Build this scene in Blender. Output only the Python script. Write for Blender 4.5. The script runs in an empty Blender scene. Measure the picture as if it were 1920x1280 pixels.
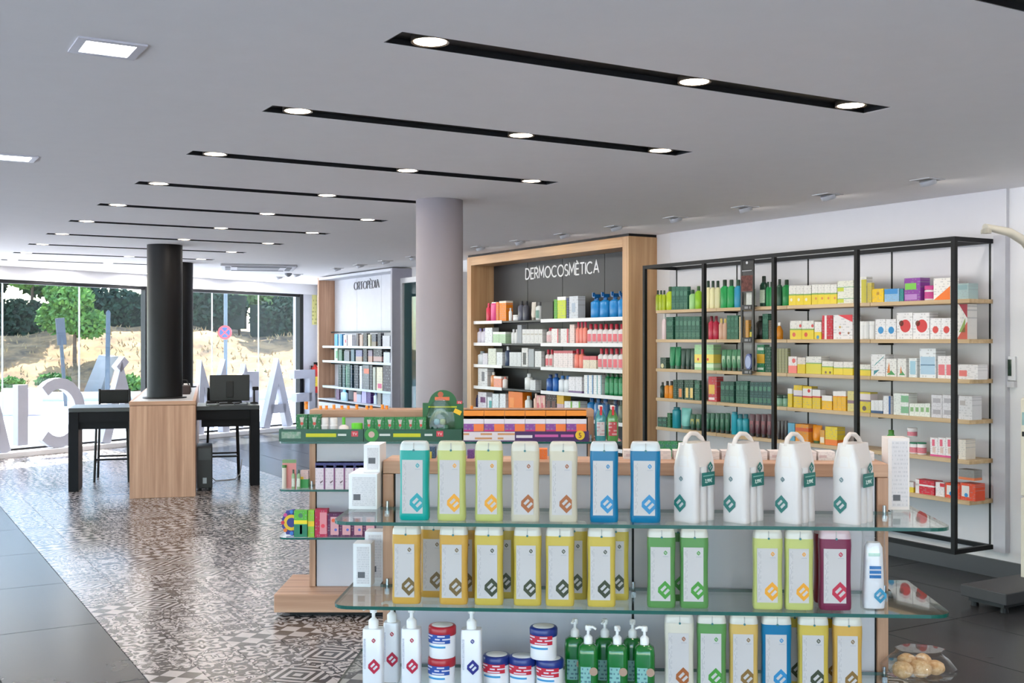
import bpy, math, random
from mathutils import Vector
random.seed(7)
sc = bpy.context.scene
col = sc.collection
PI = math.pi

# ------------------------------------------------------------------ camera, sky, sun, exposure
F = 2081.0; EYE = 1.6; HOR = 637.0
cam_d = bpy.data.cameras.new('camera'); cam = bpy.data.objects.new('camera', cam_d); col.objects.link(cam)
cam_d.sensor_width = 36.0; cam_d.lens = 36.0 * F / 1920.0
cam_d.shift_y = -(640 - HOR) / 1920.0
cam.location = (0, 0, EYE); cam.rotation_euler = (PI / 2, 0, 0)
cam_d.clip_end = 400
sc.camera = cam
sc.view_settings.view_transform = 'Standard'; sc.view_settings.look = 'None'
sc.view_settings.gamma = 1.0; sc.view_settings.use_curve_mapping = False
sc.view_settings.exposure = 0.74
SKY = 0.70; SUN = 11.5; SLOT_W = 2.9; PANEL_W = 6.0; WALLSPOT_W = 1.3
world = bpy.data.worlds.new('sky'); sc.world = world; world.use_nodes = True
wn = world.node_tree; bg = wn.nodes['Background']
sky = wn.nodes.new('ShaderNodeTexSky'); sky.sky_type = 'NISHITA'; sky.sun_disc = False
sky.sun_elevation = math.radians(50); sky.sun_rotation = math.radians(-20); sky.dust_density = 0.6; sky.air_density = 1.0
wn.links.new(sky.outputs[0], bg.inputs[0]); bg.inputs[1].default_value = SKY
sun_d = bpy.data.lights.new('sun', 'SUN'); sun_d.energy = SUN; sun_d.angle = 0.012; sun_d.color = (1, .93, .84)
sun = bpy.data.objects.new('sun', sun_d); col.objects.link(sun)
sun.rotation_euler = Vector((0.30, -0.62, -0.85)).to_track_quat('-Z', 'Y').to_euler()

# ------------------------------------------------------------------ frames of reference
class Frame:
    """Vertical plane frame on the ground: origin o, axis a (right), normal n (away from the viewer)."""
    def __init__(s, o, a):
        l = math.hypot(*a); s.o = o; s.a = (a[0] / l, a[1] / l); s.n = (-s.a[1], s.a[0])
        s.rot = math.atan2(s.a[1], s.a[0])
    def P(s, x, y, z=0.0):
        return Vector((s.o[0] + s.a[0] * x + s.n[0] * y, s.o[1] + s.a[1] * x + s.n[1] * y, z))
    def ray(s, px, off):
        r = (px - 960) / F
        d = (off + s.o[0] * s.n[0] + s.o[1] * s.n[1]) / (r * s.n[0] + s.n[1])
        x = (r * d - s.o[0]) * s.a[0] + (d - s.o[1]) * s.a[1]
        return x, d
    def z(s, py, d): return EYE - (py - HOR) / F * d
U = (-.507, .862); V = (.862, .507)
WALL = Frame((0, 0), (.507, -.862))         # x = -u (to the right along the product wall), y = v (into the wall)
WIN = Frame((-7.01, 15.2), (.533, .846))    # street window
CT = Frame((-4.67, 11.68), (.9644, .2644))  # service counter
G1 = Frame((-.567, 3.47), (1.903, -.12))    # near display gondola (origin: left front corner of its glass)
G2 = Frame((-1.343, 6.35), (1, 0))          # gondola behind it
H = 2.61; WV = 6.62
def UV(u, v, z=0.0): return Vector((u * U[0] + v * V[0], u * U[1] + v * V[1], z))
def uwin(v): return 16.66 + .517 * (v - 1.664)

# ------------------------------------------------------------------ materials
MATS = {}
def s2l(c):
    return tuple((x / 12.92 if x <= .04045 else ((x + .055) / 1.055) ** 2.4) for x in c)
def rgb(h):
    return s2l((int(h[0:2], 16) / 255, int(h[2:4], 16) / 255, int(h[4:6], 16) / 255))
def new_mat(key):
    m = bpy.data.materials.new(key); m.use_nodes = True; MATS[key] = m
    return m, m.node_tree, m.node_tree.nodes['Principled BSDF']
def mix(nt, fac, a, b, mode='MIX'):
    n = nt.nodes.new('ShaderNodeMix'); n.data_type = 'RGBA'; n.blend_type = mode
    for i, v in ((0, fac), (6, a), (7, b)):
        if hasattr(v, 'links') or hasattr(v, 'is_output'): nt.links.new(v, n.inputs[i])
        else: n.inputs[i].default_value = v if i == 0 else (*v[:3], 1)
    return n.outputs[2]
def mth(nt, op, a, b=None, c=None):
    n = nt.nodes.new('ShaderNodeMath'); n.operation = op
    for i, v in enumerate((a, b, c)):
        if v is None: continue
        if hasattr(v, 'is_output'): nt.links.new(v, n.inputs[i])
        else: n.inputs[i].default_value = v
    return n.outputs[0]
def plain(h, rough=.45, metal=0.0, var=.06, coat=0.0, spec=.5):
    key = f'paint_{h}_{rough}_{metal}_{coat}_{spec}'
    if key in MATS: return MATS[key]
    m, nt, b = new_mat(key)
    c = rgb(h)
    tc = nt.nodes.new('ShaderNodeTexCoord'); no = nt.nodes.new('ShaderNodeTexNoise'); no.inputs['Scale'].default_value = 9
    nt.links.new(tc.outputs['Object'], no.inputs['Vector'])
    o = mix(nt, no.outputs[0], tuple(x * (1 - var) for x in c), tuple(min(1, x * (1 + var)) for x in c))
    nt.links.new(o, b.inputs['Base Color'])
    b.inputs['Roughness'].default_value = rough; b.inputs['Metallic'].default_value = metal
    b.inputs['Coat Weight'].default_value = coat; b.inputs['Specular IOR Level'].default_value = spec
    return m
def printed(h, ink='8a8a92', rows=10, cols=26, dens=.5, axis='z', rough=.5, k=.42):
    """paper with rows of small unreadable print"""
    key = f'print_{h}_{ink}_{rows}_{cols}_{dens}_{axis}_{k}'
    if key in MATS: return MATS[key]
    m, nt, b = new_mat(key)
    tc = nt.nodes.new('ShaderNodeTexCoord'); sp = nt.nodes.new('ShaderNodeSeparateXYZ')
    nt.links.new(tc.outputs['Generated'], sp.inputs[0])
    zz, xx = (sp.outputs[2], sp.outputs[0]) if axis == 'z' else (sp.outputs[0], sp.outputs[2])
    r = mth(nt, 'MULTIPLY', zz, rows); row = mth(nt, 'FLOOR', r); fr = mth(nt, 'FRACT', r)
    inrow = mth(nt, 'MULTIPLY', mth(nt, 'GREATER_THAN', fr, .25), mth(nt, 'LESS_THAN', fr, .7))
    cx = mth(nt, 'FLOOR', mth(nt, 'MULTIPLY', xx, cols))
    cb = nt.nodes.new('ShaderNodeCombineXYZ'); nt.links.new(cx, cb.inputs[0]); nt.links.new(row, cb.inputs[1])
    w = nt.nodes.new('ShaderNodeTexWhiteNoise'); nt.links.new(cb.outputs[0], w.inputs[0])
    f = mth(nt, 'MULTIPLY', inrow, mth(nt, 'LESS_THAN', w.outputs[0], dens))
    nt.links.new(mix(nt, mth(nt, 'MULTIPLY', f, k), rgb(h), rgb(ink)), b.inputs['Base Color'])
    b.inputs['Roughness'].default_value = rough
    return m
def wood(key, light, dark, axis='z', rough=.45, sc_=1.0):
    key = f'wood_{key}_{axis}'
    if key in MATS: return MATS[key]
    m, nt, b = new_mat(key)
    tc = nt.nodes.new('ShaderNodeTexCoord'); mp = nt.nodes.new('ShaderNodeMapping')
    s = {'z': (22, 22, .7), 'x': (.7, 22, 22), 'y': (22, .7, 22)}[axis]
    mp.inputs['Scale'].default_value = tuple(v * sc_ for v in s)
    nt.links.new(tc.outputs['Object'], mp.inputs[0])
    n1 = nt.nodes.new('ShaderNodeTexNoise'); n1.inputs['Scale'].default_value = 1; n1.inputs['Detail'].default_value = 5
    n1.inputs['Roughness'].default_value = .65
    nt.links.new(mp.outputs[0], n1.inputs['Vector'])
    cr = nt.nodes.new('ShaderNodeValToRGB'); cr.color_ramp.elements[0].position = .33; cr.color_ramp.elements[1].position = .67
    cr.color_ramp.elements[0].color = (*rgb(dark), 1); cr.color_ramp.elements[1].color = (*rgb(light), 1)
    nt.links.new(n1.outputs[0], cr.inputs[0]); nt.links.new(cr.outputs[0], b.inputs['Base Color'])
    b.inputs['Roughness'].default_value = rough
    return m
def OAK(axis='z'): return wood('oak', 'cda488', 'a67c62', axis)
def SHELFOAK(axis='x'): return wood('pale_oak', 'd8bd97', 'bd9c72', axis)
def glass(key, tint, refl=.9):
    if key in MATS: return MATS[key]
    m, nt, b = new_mat(key); nt.nodes.remove(b)
    out = nt.nodes['Material Output']
    t = nt.nodes.new('ShaderNodeBsdfTransparent'); t.inputs[0].default_value = (*tint, 1)
    g = nt.nodes.new('ShaderNodeBsdfGlossy'); g.inputs['Roughness'].default_value = .02
    g.inputs[0].default_value = (refl, refl, refl, 1)
    lw = nt.nodes.new('ShaderNodeLayerWeight'); lw.inputs[0].default_value = .5
    fr = mth(nt, 'ADD', .04, mth(nt, 'MULTIPLY', .9, mth(nt, 'POWER', lw.outputs['Facing'], 5.0)))
    mx = nt.nodes.new('ShaderNodeMixShader')
    nt.links.new(fr, mx.inputs[0]); nt.links.new(t.outputs[0], mx.inputs[1]); nt.links.new(g.outputs[0], mx.inputs[2])
    nt.links.new(mx.outputs[0], out.inputs[0])
    return m
def emit(key, c, s):
    if key in MATS: return MATS[key]
    m, nt, b = new_mat(key)
    b.inputs['Base Color'].default_value = (*c, 1); b.inputs['Emission Color'].default_value = (*c, 1)
    b.inputs['Emission Strength'].default_value = s
    return m
GLASS = glass('clear_shelf_glass', (.93, .97, .95)); WGLASS = glass('window_glass', (.95, .975, .97), .6)
FILM = glass('clear_film', (.93, .93, .93), .8)
EDGE = plain('0b5248', .2, 0, .1, .1)
WHITE = plain('e9e8ea', .5); BLACK = plain('0c0d10', .45, 0, .06, 0, .3); BLACKM = plain('101114', .4, 0, .06, 0, .35)
STEEL = plain('c9cacc', .25, 1.0)

# ------------------------------------------------------------------ mesh builder
class MB:
    def __init__(s): s.v = []; s.f = []; s.m = []; s.sm = []
    def add(s, vs, fs, mi=0, smooth=False):
        o = len(s.v); s.v += [tuple(p) for p in vs]
        for f in fs: s.f.append([i + o for i in f]); s.m.append(mi); s.sm.append(smooth)
        return s
    def box(s, x0, x1, y0, y1, z0, z1, mi=0):
        return s.add([(x0, y0, z0), (x1, y0, z0), (x1, y1, z0), (x0, y1, z0), (x0, y0, z1), (x1, y0, z1), (x1, y1, z1), (x0, y1, z1)],
                     [(3, 2, 1, 0), (4, 5, 6, 7), (0, 1, 5, 4), (1, 2, 6, 5), (2, 3, 7, 6), (3, 0, 4, 7)], mi)
    def prism(s, poly, z0, z1, mi=0, side=None):
        n = len(poly)
        s.add([(x, y, z0) for x, y in poly] + [(x, y, z1) for x, y in poly], [list(range(n))[::-1], list(range(n, 2 * n))], mi)
        s.add([(x, y, z0) for x, y in poly] + [(x, y, z1) for x, y in poly],
              [(i, (i + 1) % n, n + (i + 1) % n, n + i) for i in range(n)], mi if side is None else side)
        return s
    def vprism(s, poly, y0, y1, mi=0):
        """polygon in xz, extruded along y"""
        n = len(poly)
        return s.add([(x, y0, z) for x, z in poly] + [(x, y1, z) for x, z in poly],
                     [list(range(n)), list(range(n, 2 * n))[::-1]] + [((i + 1) % n, i, n + i, n + (i + 1) % n) for i in range(n)], mi)
    def loft(s, rings, mi=0, smooth=True, cap=True):
        n = len(rings[0]); o = [p for r in rings for p in r]; fs = []
        for k in range(len(rings) - 1):
            for i in range(n):
                fs.append((k * n + i, k * n + (i + 1) % n, (k + 1) * n + (i + 1) % n, (k + 1) * n + i))
        s.add(o, fs, mi, smooth)
        if cap:
            s.add(rings[0], [list(range(n))[::-1]], mi); s.add(rings[-1], [list(range(n))], mi)
        return s
    def lathe(s, prof, n=16, cx=0, cy=0, mi=0, smooth=True):
        return s.loft(cap=prof[0] != prof[-1], mi=mi, smooth=smooth, rings=[[(cx + r * math.cos(2 * PI * i / n), cy + r * math.sin(2 * PI * i / n), z) for i in range(n)] for r, z in prof])
    def cyl(s, cx, cy, r, z0, z1, n=16, mi=0): return s.lathe([(r, z0), (r, z1)], n, cx, cy, mi)
    def tube(s, pts, r, n=8, mi=0):
        pts = [Vector(p) for p in pts]; rings = []
        rs = r if isinstance(r, (list, tuple)) else [r] * len(pts)
        for i, p in enumerate(pts):
            t = (pts[min(i + 1, len(pts) - 1)] - pts[max(i - 1, 0)]).normalized()
            a = t.orthogonal() if i == 0 else (a - t * a.dot(t))
            a.normalize(); b = t.cross(a)
            rings.append([tuple(p + (a * math.cos(2 * PI * k / n) + b * math.sin(2 * PI * k / n)) * rs[i]) for k in range(n)])
        return s.loft(rings, mi)
    def strip(s, pts, w, y0, y1, mi=0):
        """letter stroke: polyline in xz with width w, extruded y0..y1"""
        L = []; R = []; n = len(pts)
        for i in range(n):
            def nrm(a, b):
                dx, dz = b[0] - a[0], b[1] - a[1]; l = math.hypot(dx, dz) or 1; return (-dz / l, dx / l)
            n1 = nrm(pts[max(i - 1, 0)], pts[max(i, 1)]); n2 = nrm(pts[min(i, n - 2)], pts[min(i + 1, n - 1)])
            mx, mz = n1[0] + n2[0], n1[1] + n2[1]; l = math.hypot(mx, mz) or 1; mx, mz = mx / l, mz / l
            k = w / 2 / max(.35, mx * n1[0] + mz * n1[1])
            L.append((pts[i][0] + mx * k, pts[i][1] + mz * k)); R.append((pts[i][0] - mx * k, pts[i][1] - mz * k))
        for i in range(n - 1):
            s.vprism([L[i], R[i], R[i + 1], L[i + 1]][::-1], y0, y1, mi)
        return s
    def build(s, name, mat, parent=None, loc=None, rot=None, bevel=0, label=None):
        me = bpy.data.meshes.new(name); me.from_pydata(s.v, [], s.f)
        for m in (mat if isinstance(mat, (list, tuple)) else [mat]): me.materials.append(m)
        me.polygons.foreach_set('material_index', s.m); me.polygons.foreach_set('use_smooth', s.sm)
        me.update()
        o = bpy.data.objects.new(name, me); col.objects.link(o)
        if parent: o.parent = parent
        if loc is not None: o.location = loc
        if rot is not None: o.rotation_euler = (0, 0, rot) if not isinstance(rot, (tuple, list)) else rot
        if bevel:
            b = o.modifiers.new('bevel', 'BEVEL'); b.width = bevel; b.segments = 2; b.limit_method = 'ANGLE'
        if label: o['label'] = label
        return o
def tag(o, label, cat, group=None):
    o['label'] = label; o['category'] = cat
    if group: o['group'] = group
    return o
def struct(o, label=None):
    o['kind'] = 'structure'
    if label: o['label'] = label
    return o
def empty(name, loc, rot=0.0):
    o = bpy.data.objects.new(name, None); col.objects.link(o); o.location = loc; o.rotation_euler = (0, 0, rot)
    o.empty_display_size = .05
    return o
def copy_tree(o, loc=None, rot=None, parent=None):
    c = o.copy(); col.objects.link(c)
    if loc is not None: c.location = loc
    if rot is not None: c.rotation_euler = (0, 0, rot)
    if parent is not None: c.parent = parent
    for ch in list(o.children): copy_tree(ch, parent=c)
    return c
def text_mesh(body, size, depth=.001):
    cu = bpy.data.curves.new('lettering', 'FONT'); cu.body = body; cu.size = size; cu.extrude = depth; cu.align_x = 'CENTER'
    cu.resolution_u = 3
    o = bpy.data.objects.new('lettering', cu); col.objects.link(o)
    dg = bpy.context.evaluated_depsgraph_get(); me = bpy.data.meshes.new_from_object(o.evaluated_get(dg))
    bpy.data.objects.remove(o)
    return me
def text(name, body, size, mat, parent, loc, rotz=0.0, depth=.001):
    me = text_mesh(body, size, depth); me.materials.clear(); me.materials.append(mat)
    o = bpy.data.objects.new(name, me); col.objects.link(o); o.parent = parent; o.location = loc; o.rotation_euler = (PI / 2, 0, rotz)
    return o
def lamp(name, parent, loc, power, size, color=(1, .87, .73), spread=PI):
    l = bpy.data.lights.new(name, 'AREA'); l.shape = 'DISK'; l.size = size; l.energy = power; l.color = color; l.spread = spread
    o = bpy.data.objects.new(name, l); col.objects.link(o); o.parent = parent; o.location = loc
    return o
# ------------------------------------------------------------------ floor
def tile_mat():
    m, nt, b = new_mat('grey_stone_tile')
    tc = nt.nodes.new('ShaderNodeNewGeometry'); no = nt.nodes.new('ShaderNodeTexNoise'); no.inputs['Scale'].default_value = 2.2; no.inputs['Detail'].default_value = 6
    nt.links.new(tc.outputs['Position'], no.inputs['Vector'])
    oi = nt.nodes.new('ShaderNodeObjectInfo')
    a = mix(nt, no.outputs[0], rgb('303235'), rgb('4a4a4b'))
    a = mix(nt, mth(nt, 'MULTIPLY', oi.outputs['Random'], .18), a, rgb('2f2f30'))
    nt.links.new(a, b.inputs['Base Color']); b.inputs['Roughness'].default_value = .26; b.inputs['Specular IOR Level'].default_value = .11
    bp = nt.nodes.new('ShaderNodeBump'); bp.inputs['Strength'].default_value = .04; nt.links.new(no.outputs[0], bp.inputs['Height']); nt.links.new(bp.outputs[0], b.inputs['Normal'])
    return m
TS = .255
def mosaic_mat():
    m, nt, b = new_mat('patterned_cement_tile')
    ge = nt.nodes.new('ShaderNodeNewGeometry'); mp = nt.nodes.new('ShaderNodeMapping'); mp.vector_type = 'POINT'
    ang = math.atan2(V[1], V[0]); mp.inputs['Rotation'].default_value = (0, 0, -ang); mp.inputs['Location'].default_value = (-1.17, 0, 0)
    nt.links.new(ge.outputs['Position'], mp.inputs[0])
    sp = nt.nodes.new('ShaderNodeSeparateXYZ'); nt.links.new(mp.outputs[0], sp.inputs[0])
    x = mth(nt, 'DIVIDE', sp.outputs[0], TS); y = mth(nt, 'DIVIDE', mth(nt, 'SUBTRACT', sp.outputs[1], 4.2), TS)
    cx = mth(nt, 'FLOOR', x); cy = mth(nt, 'FLOOR', y); fx = mth(nt, 'SUBTRACT', mth(nt, 'FRACT', x), .5); fy = mth(nt, 'SUBTRACT', mth(nt, 'FRACT', y), .5)
    cb = nt.nodes.new('ShaderNodeCombineXYZ'); nt.links.new(cx, cb.inputs[0]); nt.links.new(cy, cb.inputs[1])
    w = nt.nodes.new('ShaderNodeTexWhiteNoise'); w.noise_dimensions = '2D'; nt.links.new(cb.outputs[0], w.inputs[0]); rnd = w.outputs[0]
    ax = mth(nt, 'ABSOLUTE', fx); ay = mth(nt, 'ABSOLUTE', fy)
    # scrolls: mirrored noise bands inside each tile
    c2 = nt.nodes.new('ShaderNodeCombineXYZ'); nt.links.new(ax, c2.inputs[0]); nt.links.new(ay, c2.inputs[1]); nt.links.new(mth(nt, 'MULTIPLY', rnd, 40), c2.inputs[2])
    n1 = nt.nodes.new('ShaderNodeTexNoise'); n1.inputs['Scale'].default_value = 4.2; n1.inputs['Detail'].default_value = 1; n1.inputs['Distortion'].default_value = 1.2
    nt.links.new(c2.outputs[0], n1.inputs['Vector'])
    scroll = mth(nt, 'GREATER_THAN', mth(nt, 'SINE', mth(nt, 'MULTIPLY', n1.outputs[0], 21)), .1)
    # flower of rings and petals
    r = mth(nt, 'SQRT', mth(nt, 'ADD', mth(nt, 'MULTIPLY', fx, fx), mth(nt, 'MULTIPLY', fy, fy)))
    th = mth(nt, 'ARCTAN2', fy, fx)
    pet = mth(nt, 'GREATER_THAN', mth(nt, 'SINE', mth(nt, 'ADD', mth(nt, 'MULTIPLY', r, 22), mth(nt, 'MULTIPLY', mth(nt, 'SINE', mth(nt, 'MULTIPLY', th, 8)), 1.6))), 0.0)
    # checker of lozenges
    p = mth(nt, 'FLOOR', mth(nt, 'MULTIPLY', mth(nt, 'ADD', fx, fy), 2)); q = mth(nt, 'FLOOR', mth(nt, 'MULTIPLY', mth(nt, 'SUBTRACT', fx, fy), 2))
    chk = mth(nt, 'MODULO', mth(nt, 'ABSOLUTE', mth(nt, 'ADD', p, q)), 2)
    # narrow bands
    ban = mth(nt, 'GREATER_THAN', mth(nt, 'SINE', mth(nt, 'MULTIPLY', mth(nt, 'ADD', ax, ay), 26)), 0.1)
    f = scroll
    for th_, pat in ((.52, pet), (.74, ban), (.88, chk)):
        g = mth(nt, 'GREATER_THAN', rnd, th_)
        f = mth(nt, 'ADD', mth(nt, 'MULTIPLY', pat, g), mth(nt, 'MULTIPLY', f, mth(nt, 'SUBTRACT', 1.0, g)))
    wear = nt.nodes.new('ShaderNodeTexNoise'); wear.inputs['Scale'].default_value = 12; wear.inputs['Detail'].default_value = 4
    nt.links.new(ge.outputs['Position'], wear.inputs['Vector'])
    base = mix(nt, wear.outputs[0], rgb('a39c9b'), rgb('c4bcb9')); ink = mix(nt, wear.outputs[0], rgb('221e1e'), rgb('453f3e'))
    nt.links.new(mix(nt, f, ink, base), b.inputs['Base Color']); b.inputs['Roughness'].default_value = .25; b.inputs['Specular IOR Level'].default_value = .62
    return m
TILE = tile_mat(); MOSAIC = mosaic_mat()
GROUT = plain('2c2b2b', .8)
def region(mb, v0, v1, u0, u1a, u1b, z0, z1):
    a, b_, c, d = UV(u0, v0), UV(u0, v1), UV(u1b, v1), UV(u1a, v0)
    mb.prism([(p.x, p.y) for p in (a, b_, c, d)], z0, z1)
VB0, VB1 = 1.17, 1.17 + 12 * TS
mb = MB()
region(mb, -5, WV, -3, uwin(-5), uwin(WV), -.12, -.004); region(mb, WV, 7.3, 16.8, uwin(WV), uwin(7.3), -.12, -.001)
floor = struct(mb.build('floor', GROUT), 'grey stone and patterned cement tile floor of the shop')
tm = MB().box(0, 1, 0, 1, -.0035, 0)      # unit tile meshes in (v, u)
def tile_obj(name, mat, v0, v1, u0, u1):
    mb = MB(); g = .0015 if mat is MOSAIC else .0035
    a, b_, c, d = UV(u0 + g, v0 + g), UV(u0 + g, v1 - g), UV(u1 - g, v1 - g), UV(u1 - g, v0 + g)
    mb.prism([(p.x, p.y) for p in (a, b_, c, d)], -.0035, 0.0)
    return mb.build(name, mat, floor)
# large grey tiles: 0.6 x 1.2 m
rest = MB()
def grey_cols(vs, seen):
    for v0, v1 in vs:
        u = -3.0
        while u < 19.5:
            u1 = min(u + 1.2, uwin(v0))
            if u1 - u > .05:
                if seen and u > 1.5: tile_obj('floor_tile', TILE, v0, v1, u, u1)
                else: region(rest, v0 + .0015, v1 - .0015, u + .0015, u1 - .0015, u1 - .0015, -.0035, 0)
            u += 1.2
lft = [(VB0 - .6 * (i + 1), VB0 - .6 * i) for i in range(10)]
grey_cols(lft[:5], True); grey_cols(lft[5:], False)
nr = (WV - VB1) / 4
grey_cols([(VB1 + nr * i, VB1 + nr * (i + 1)) for i in range(4)], True)
o = rest.build('outer_floor_tiles', TILE, floor); o['kind'] = 'stuff'
rest = MB(); n = 0
for j in range(-28, 52):
    for i in range(12):
        u0 = 4.2 + j * TS; v0 = VB0 + i * TS
        if u0 + TS > uwin(v0): continue
        if j >= 0 and n < 300: tile_obj('patterned_tile', MOSAIC, v0, v0 + TS, u0, u0 + TS); n += 1
        else: region(rest, v0 + .0015, v0 + TS - .0015, u0 + .0015, u0 + TS - .0015, u0 + TS - .0015, -.0035, 0)
o = rest.build('far_patterned_tiles', MOSAIC, floor); o['kind'] = 'stuff'

# ------------------------------------------------------------------ ceiling with recessed slots
CEIL = plain('f2f0f1', .9, 0, .02, 0, .2)
S0, S1 = 1.535, 3.865; SW = .155
slot_u = [3.475 + 1.325 * k for k in range(-3, 10)]     # far edge... near rows out of view added as fill light
mb = MB()
region(mb, -5, S0, -3, uwin(-5), uwin(S0), H, H + .1)
region(mb, S1, WV, -3, uwin(S1), uwin(WV), H, H + .1); region(mb, WV, 7.3, 16.75, uwin(WV), uwin(7.3), H, H + .1)
prev = -3.0
for u in slot_u:
    region(mb, S0, S1, prev, u - SW, u - SW, H, H + .1); prev = u
region(mb, S0, S1, prev, uwin(S0), uwin(S1), H, H + .1)
mb2 = MB(); region(mb2, -5, WV, -3, uwin(-5), uwin(WV), H + .1, H + .2)
ceiling = struct(mb.build('ceiling', CEIL), 'smooth white plaster ceiling with recessed light slots')
mb2.build('roof_slab', plain('8a8a8a', .9), ceiling)
# slot luminaires
SLOTM = plain('16171b', .4); BULB = emit('warm_lamp', (1, .82, .62), 14.0); RIM = plain('8d7f70', .3, .8)
proto = None
names = ['nearest', 'second nearest', 'third nearest', 'fourth nearest', 'fifth nearest', 'sixth nearest', 'seventh nearest', 'eighth nearest', 'ninth nearest', 'farthest visible', 'last']
for k, u in enumerate(slot_u):
    root = empty('slot_light', WALL.P(-(u - SW / 2), S0, H), WALL.rot + PI / 2)   # local x = V, local y = U
    L = S1 - S0; w = SW / 2
    if proto is None:
        b = MB(); b.box(0.002, L - .002, -w + .002, w - .002, .022, .032)
        for x0, x1, y0, y1 in ((.001, L - .001, -w + .001, -w + .006), (.001, L - .001, w - .006, w - .001), (.001, .006, -w, w), (L - .006, L - .001, -w, w)):
            b.box(x0, x1, y0, y1, .001, .022)
        proto = b.build('channel', SLOTM).data
        bpy.data.objects.remove(bpy.data.objects['channel'])
        rim = MB().lathe([(.066, .001), (.066, .022), (.058, .022), (.0565, .003), (.066, .001)], 24).build('r', RIM).data
        blb = MB().lathe([(.0565, .0035), (.0565, .010)], 24).build('bl', BULB).data
        for nm in ('r', 'bl'): bpy.data.objects.remove(bpy.data.objects[nm])
    ch = bpy.data.objects.new('channel', proto); col.objects.link(ch); ch.parent = root
    for v in (1.675, 2.83, 3.70):
        for nm, me in (('lamp_rim', rim), ('lamp_bulb', blb)):
            q = bpy.data.objects.new(nm, me); col.objects.link(q); q.parent = root; q.location = (v - S0, 0, 0)
        lamp('lamp_light', root, (v - S0, 0, .0), SLOT_W, .1)
    if k < 2: lab = ['black recessed light slot behind the viewer', 'black recessed light slot overhead just behind view'][k]
    elif k == 2: lab = 'black recessed ceiling slot only peeking in at the top right corner'
    else: lab = f'long black recessed ceiling slot with three lamps, {names[k - 3]} of the full row'
    tag(root, lab, 'ceiling light', 'black ceiling slots in a row')
# square panel downlights
for k, u in enumerate((4.02, 6.70)):
    root = empty('panel_downlight', WALL.P(-u, .74, H), WALL.rot)
    t = MB(); a, bq = .112, .082
    for x0, x1, y0, y1 in ((-a, a, -a, -bq), (-a, a, bq, a), (-a, -bq, -bq, bq), (bq, a, -bq, bq)): t.box(x0, x1, y0, y1, -.006, .02)
    t.build('trim', plain('c9c8d2', .4), root)
    MB().box(-bq, bq, -bq, bq, -.001, .01).build('diffuser', emit('cool_panel', (.93, .97, 1), 9.0), root)
    l = lamp('panel_light', root, (0, 0, -.008), PANEL_W, .14, (.9, .95, 1))
    lab = ('square recessed ceiling panel light, larger one at upper left', 'square recessed ceiling panel light cut by the left edge')[k]
    tag(root, lab, 'ceiling light', 'square panel lights along the left')
# wall-washing spots over the product wall
wsp = [4.70 + .835 * k for k in range(-3, 16) if k != 13]
ordn = ['first', 'second', 'third', 'fourth', 'fifth', 'sixth', 'seventh', 'eighth', 'ninth', 'tenth', 'eleventh', 'twelfth', 'thirteenth', 'fourteenth', 'fifteenth', 'sixteenth', 'seventeenth', 'eighteenth', 'nineteenth', 'twentieth']
for k, u in enumerate(wsp):
    root = empty('wall_washer_spot', WALL.P(-u, 5.80, H), WALL.rot)
    t = MB(); a, bq = .075, .058
    for x0, x1, y0, y1 in ((-a, a, -a, -bq), (-a, a, bq, a), (-a, -bq, -bq, bq), (bq, a, -bq, bq)): t.box(x0, x1, y0, y1, -.006, .01)
    t.build('trim', plain('d8d6d8', .5), root)
    MB().box(-bq, bq, -bq, bq, -.002, .004).build('recess', plain('b9b2ac', .6), root)
    MB().lathe([(.052, -.004), (.050, -.035), (.040, -.035), (.038, -.022)], 16).build('lamp_head', plain('cfd0d6', .35), root).rotation_euler = (.35, 0, 0)
    l = lamp('spot_light', root, (0, 0, -.05), WALLSPOT_W, .07, (1, .95, .88)); l.rotation_euler = (.42, 0, 0)
    tag(root, f'small white square ceiling spot above the product wall, {ordn[k]} of its row counted from behind the viewer', 'ceiling light', 'white spots along the product wall')
    root['label'] = f'small white ceiling spot along the product wall, {ordn[k]} counted away from the viewer'

# ------------------------------------------------------------------ walls
WALLM = plain('e6e5e8', .7, 0, .015, 0, .3)
mb = MB()
for u0, u1 in ((-3, 12.3), (14.0, 16.88)): mb.box(-u1, -u0, WV, WV + .15, 0, H)
mb.box(-14.0, -12.3, WV, WV + .15, 2.45, H)
struct(mb.build('wall_right', WALLM, None, (0, 0, 0), WALL.rot), 'long white product wall on the right')
mb = MB(); mb.box(-16.88, -16.75, WV + .15, 7.3, 0, H); mb.box(-20.0, -16.75, 7.3, 7.45, 0, H)
struct(mb.build('wall_nook', WALLM, None, (0, 0, 0), WALL.rot), 'white wall of the nook behind the oak panel')
mb = MB(); mb.box(-8.49, 3, WV - .018, WV, 0, .12)
struct(mb.build('baseboard_right', plain('4a4a4d', .35), None, (0, 0, 0), WALL.rot), 'dark grey stone skirting under the product wall')
mb.__init__()
for k in range(5): y = -5 + k * 1.75; mb.box(3, 3.08, y - .04, y + .04, 0, H)
mb.box(3, 3.08, -5, 2, 2.45, H); mb.box(3, 3.08, -5, 2, 0, .06)
w4 = struct(mb.build('window_4', BLACKM, None, (0, 0, 0), WALL.rot), 'glazed entrance front behind the viewer')  # added out of view so daylight reaches the ceiling and near goods
MB().box(3.03, 3.04, -5, 2, .06, 2.45).build('pane', WGLASS, w4)
struct(MB().box(3, 3.15, 2.04, WV, 0, H).build('wall_back', WALLM, None, (0, 0, 0), WALL.rot), 'white wall behind the viewer')  # closes half of the added glazing to dim daylight on near goods
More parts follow.
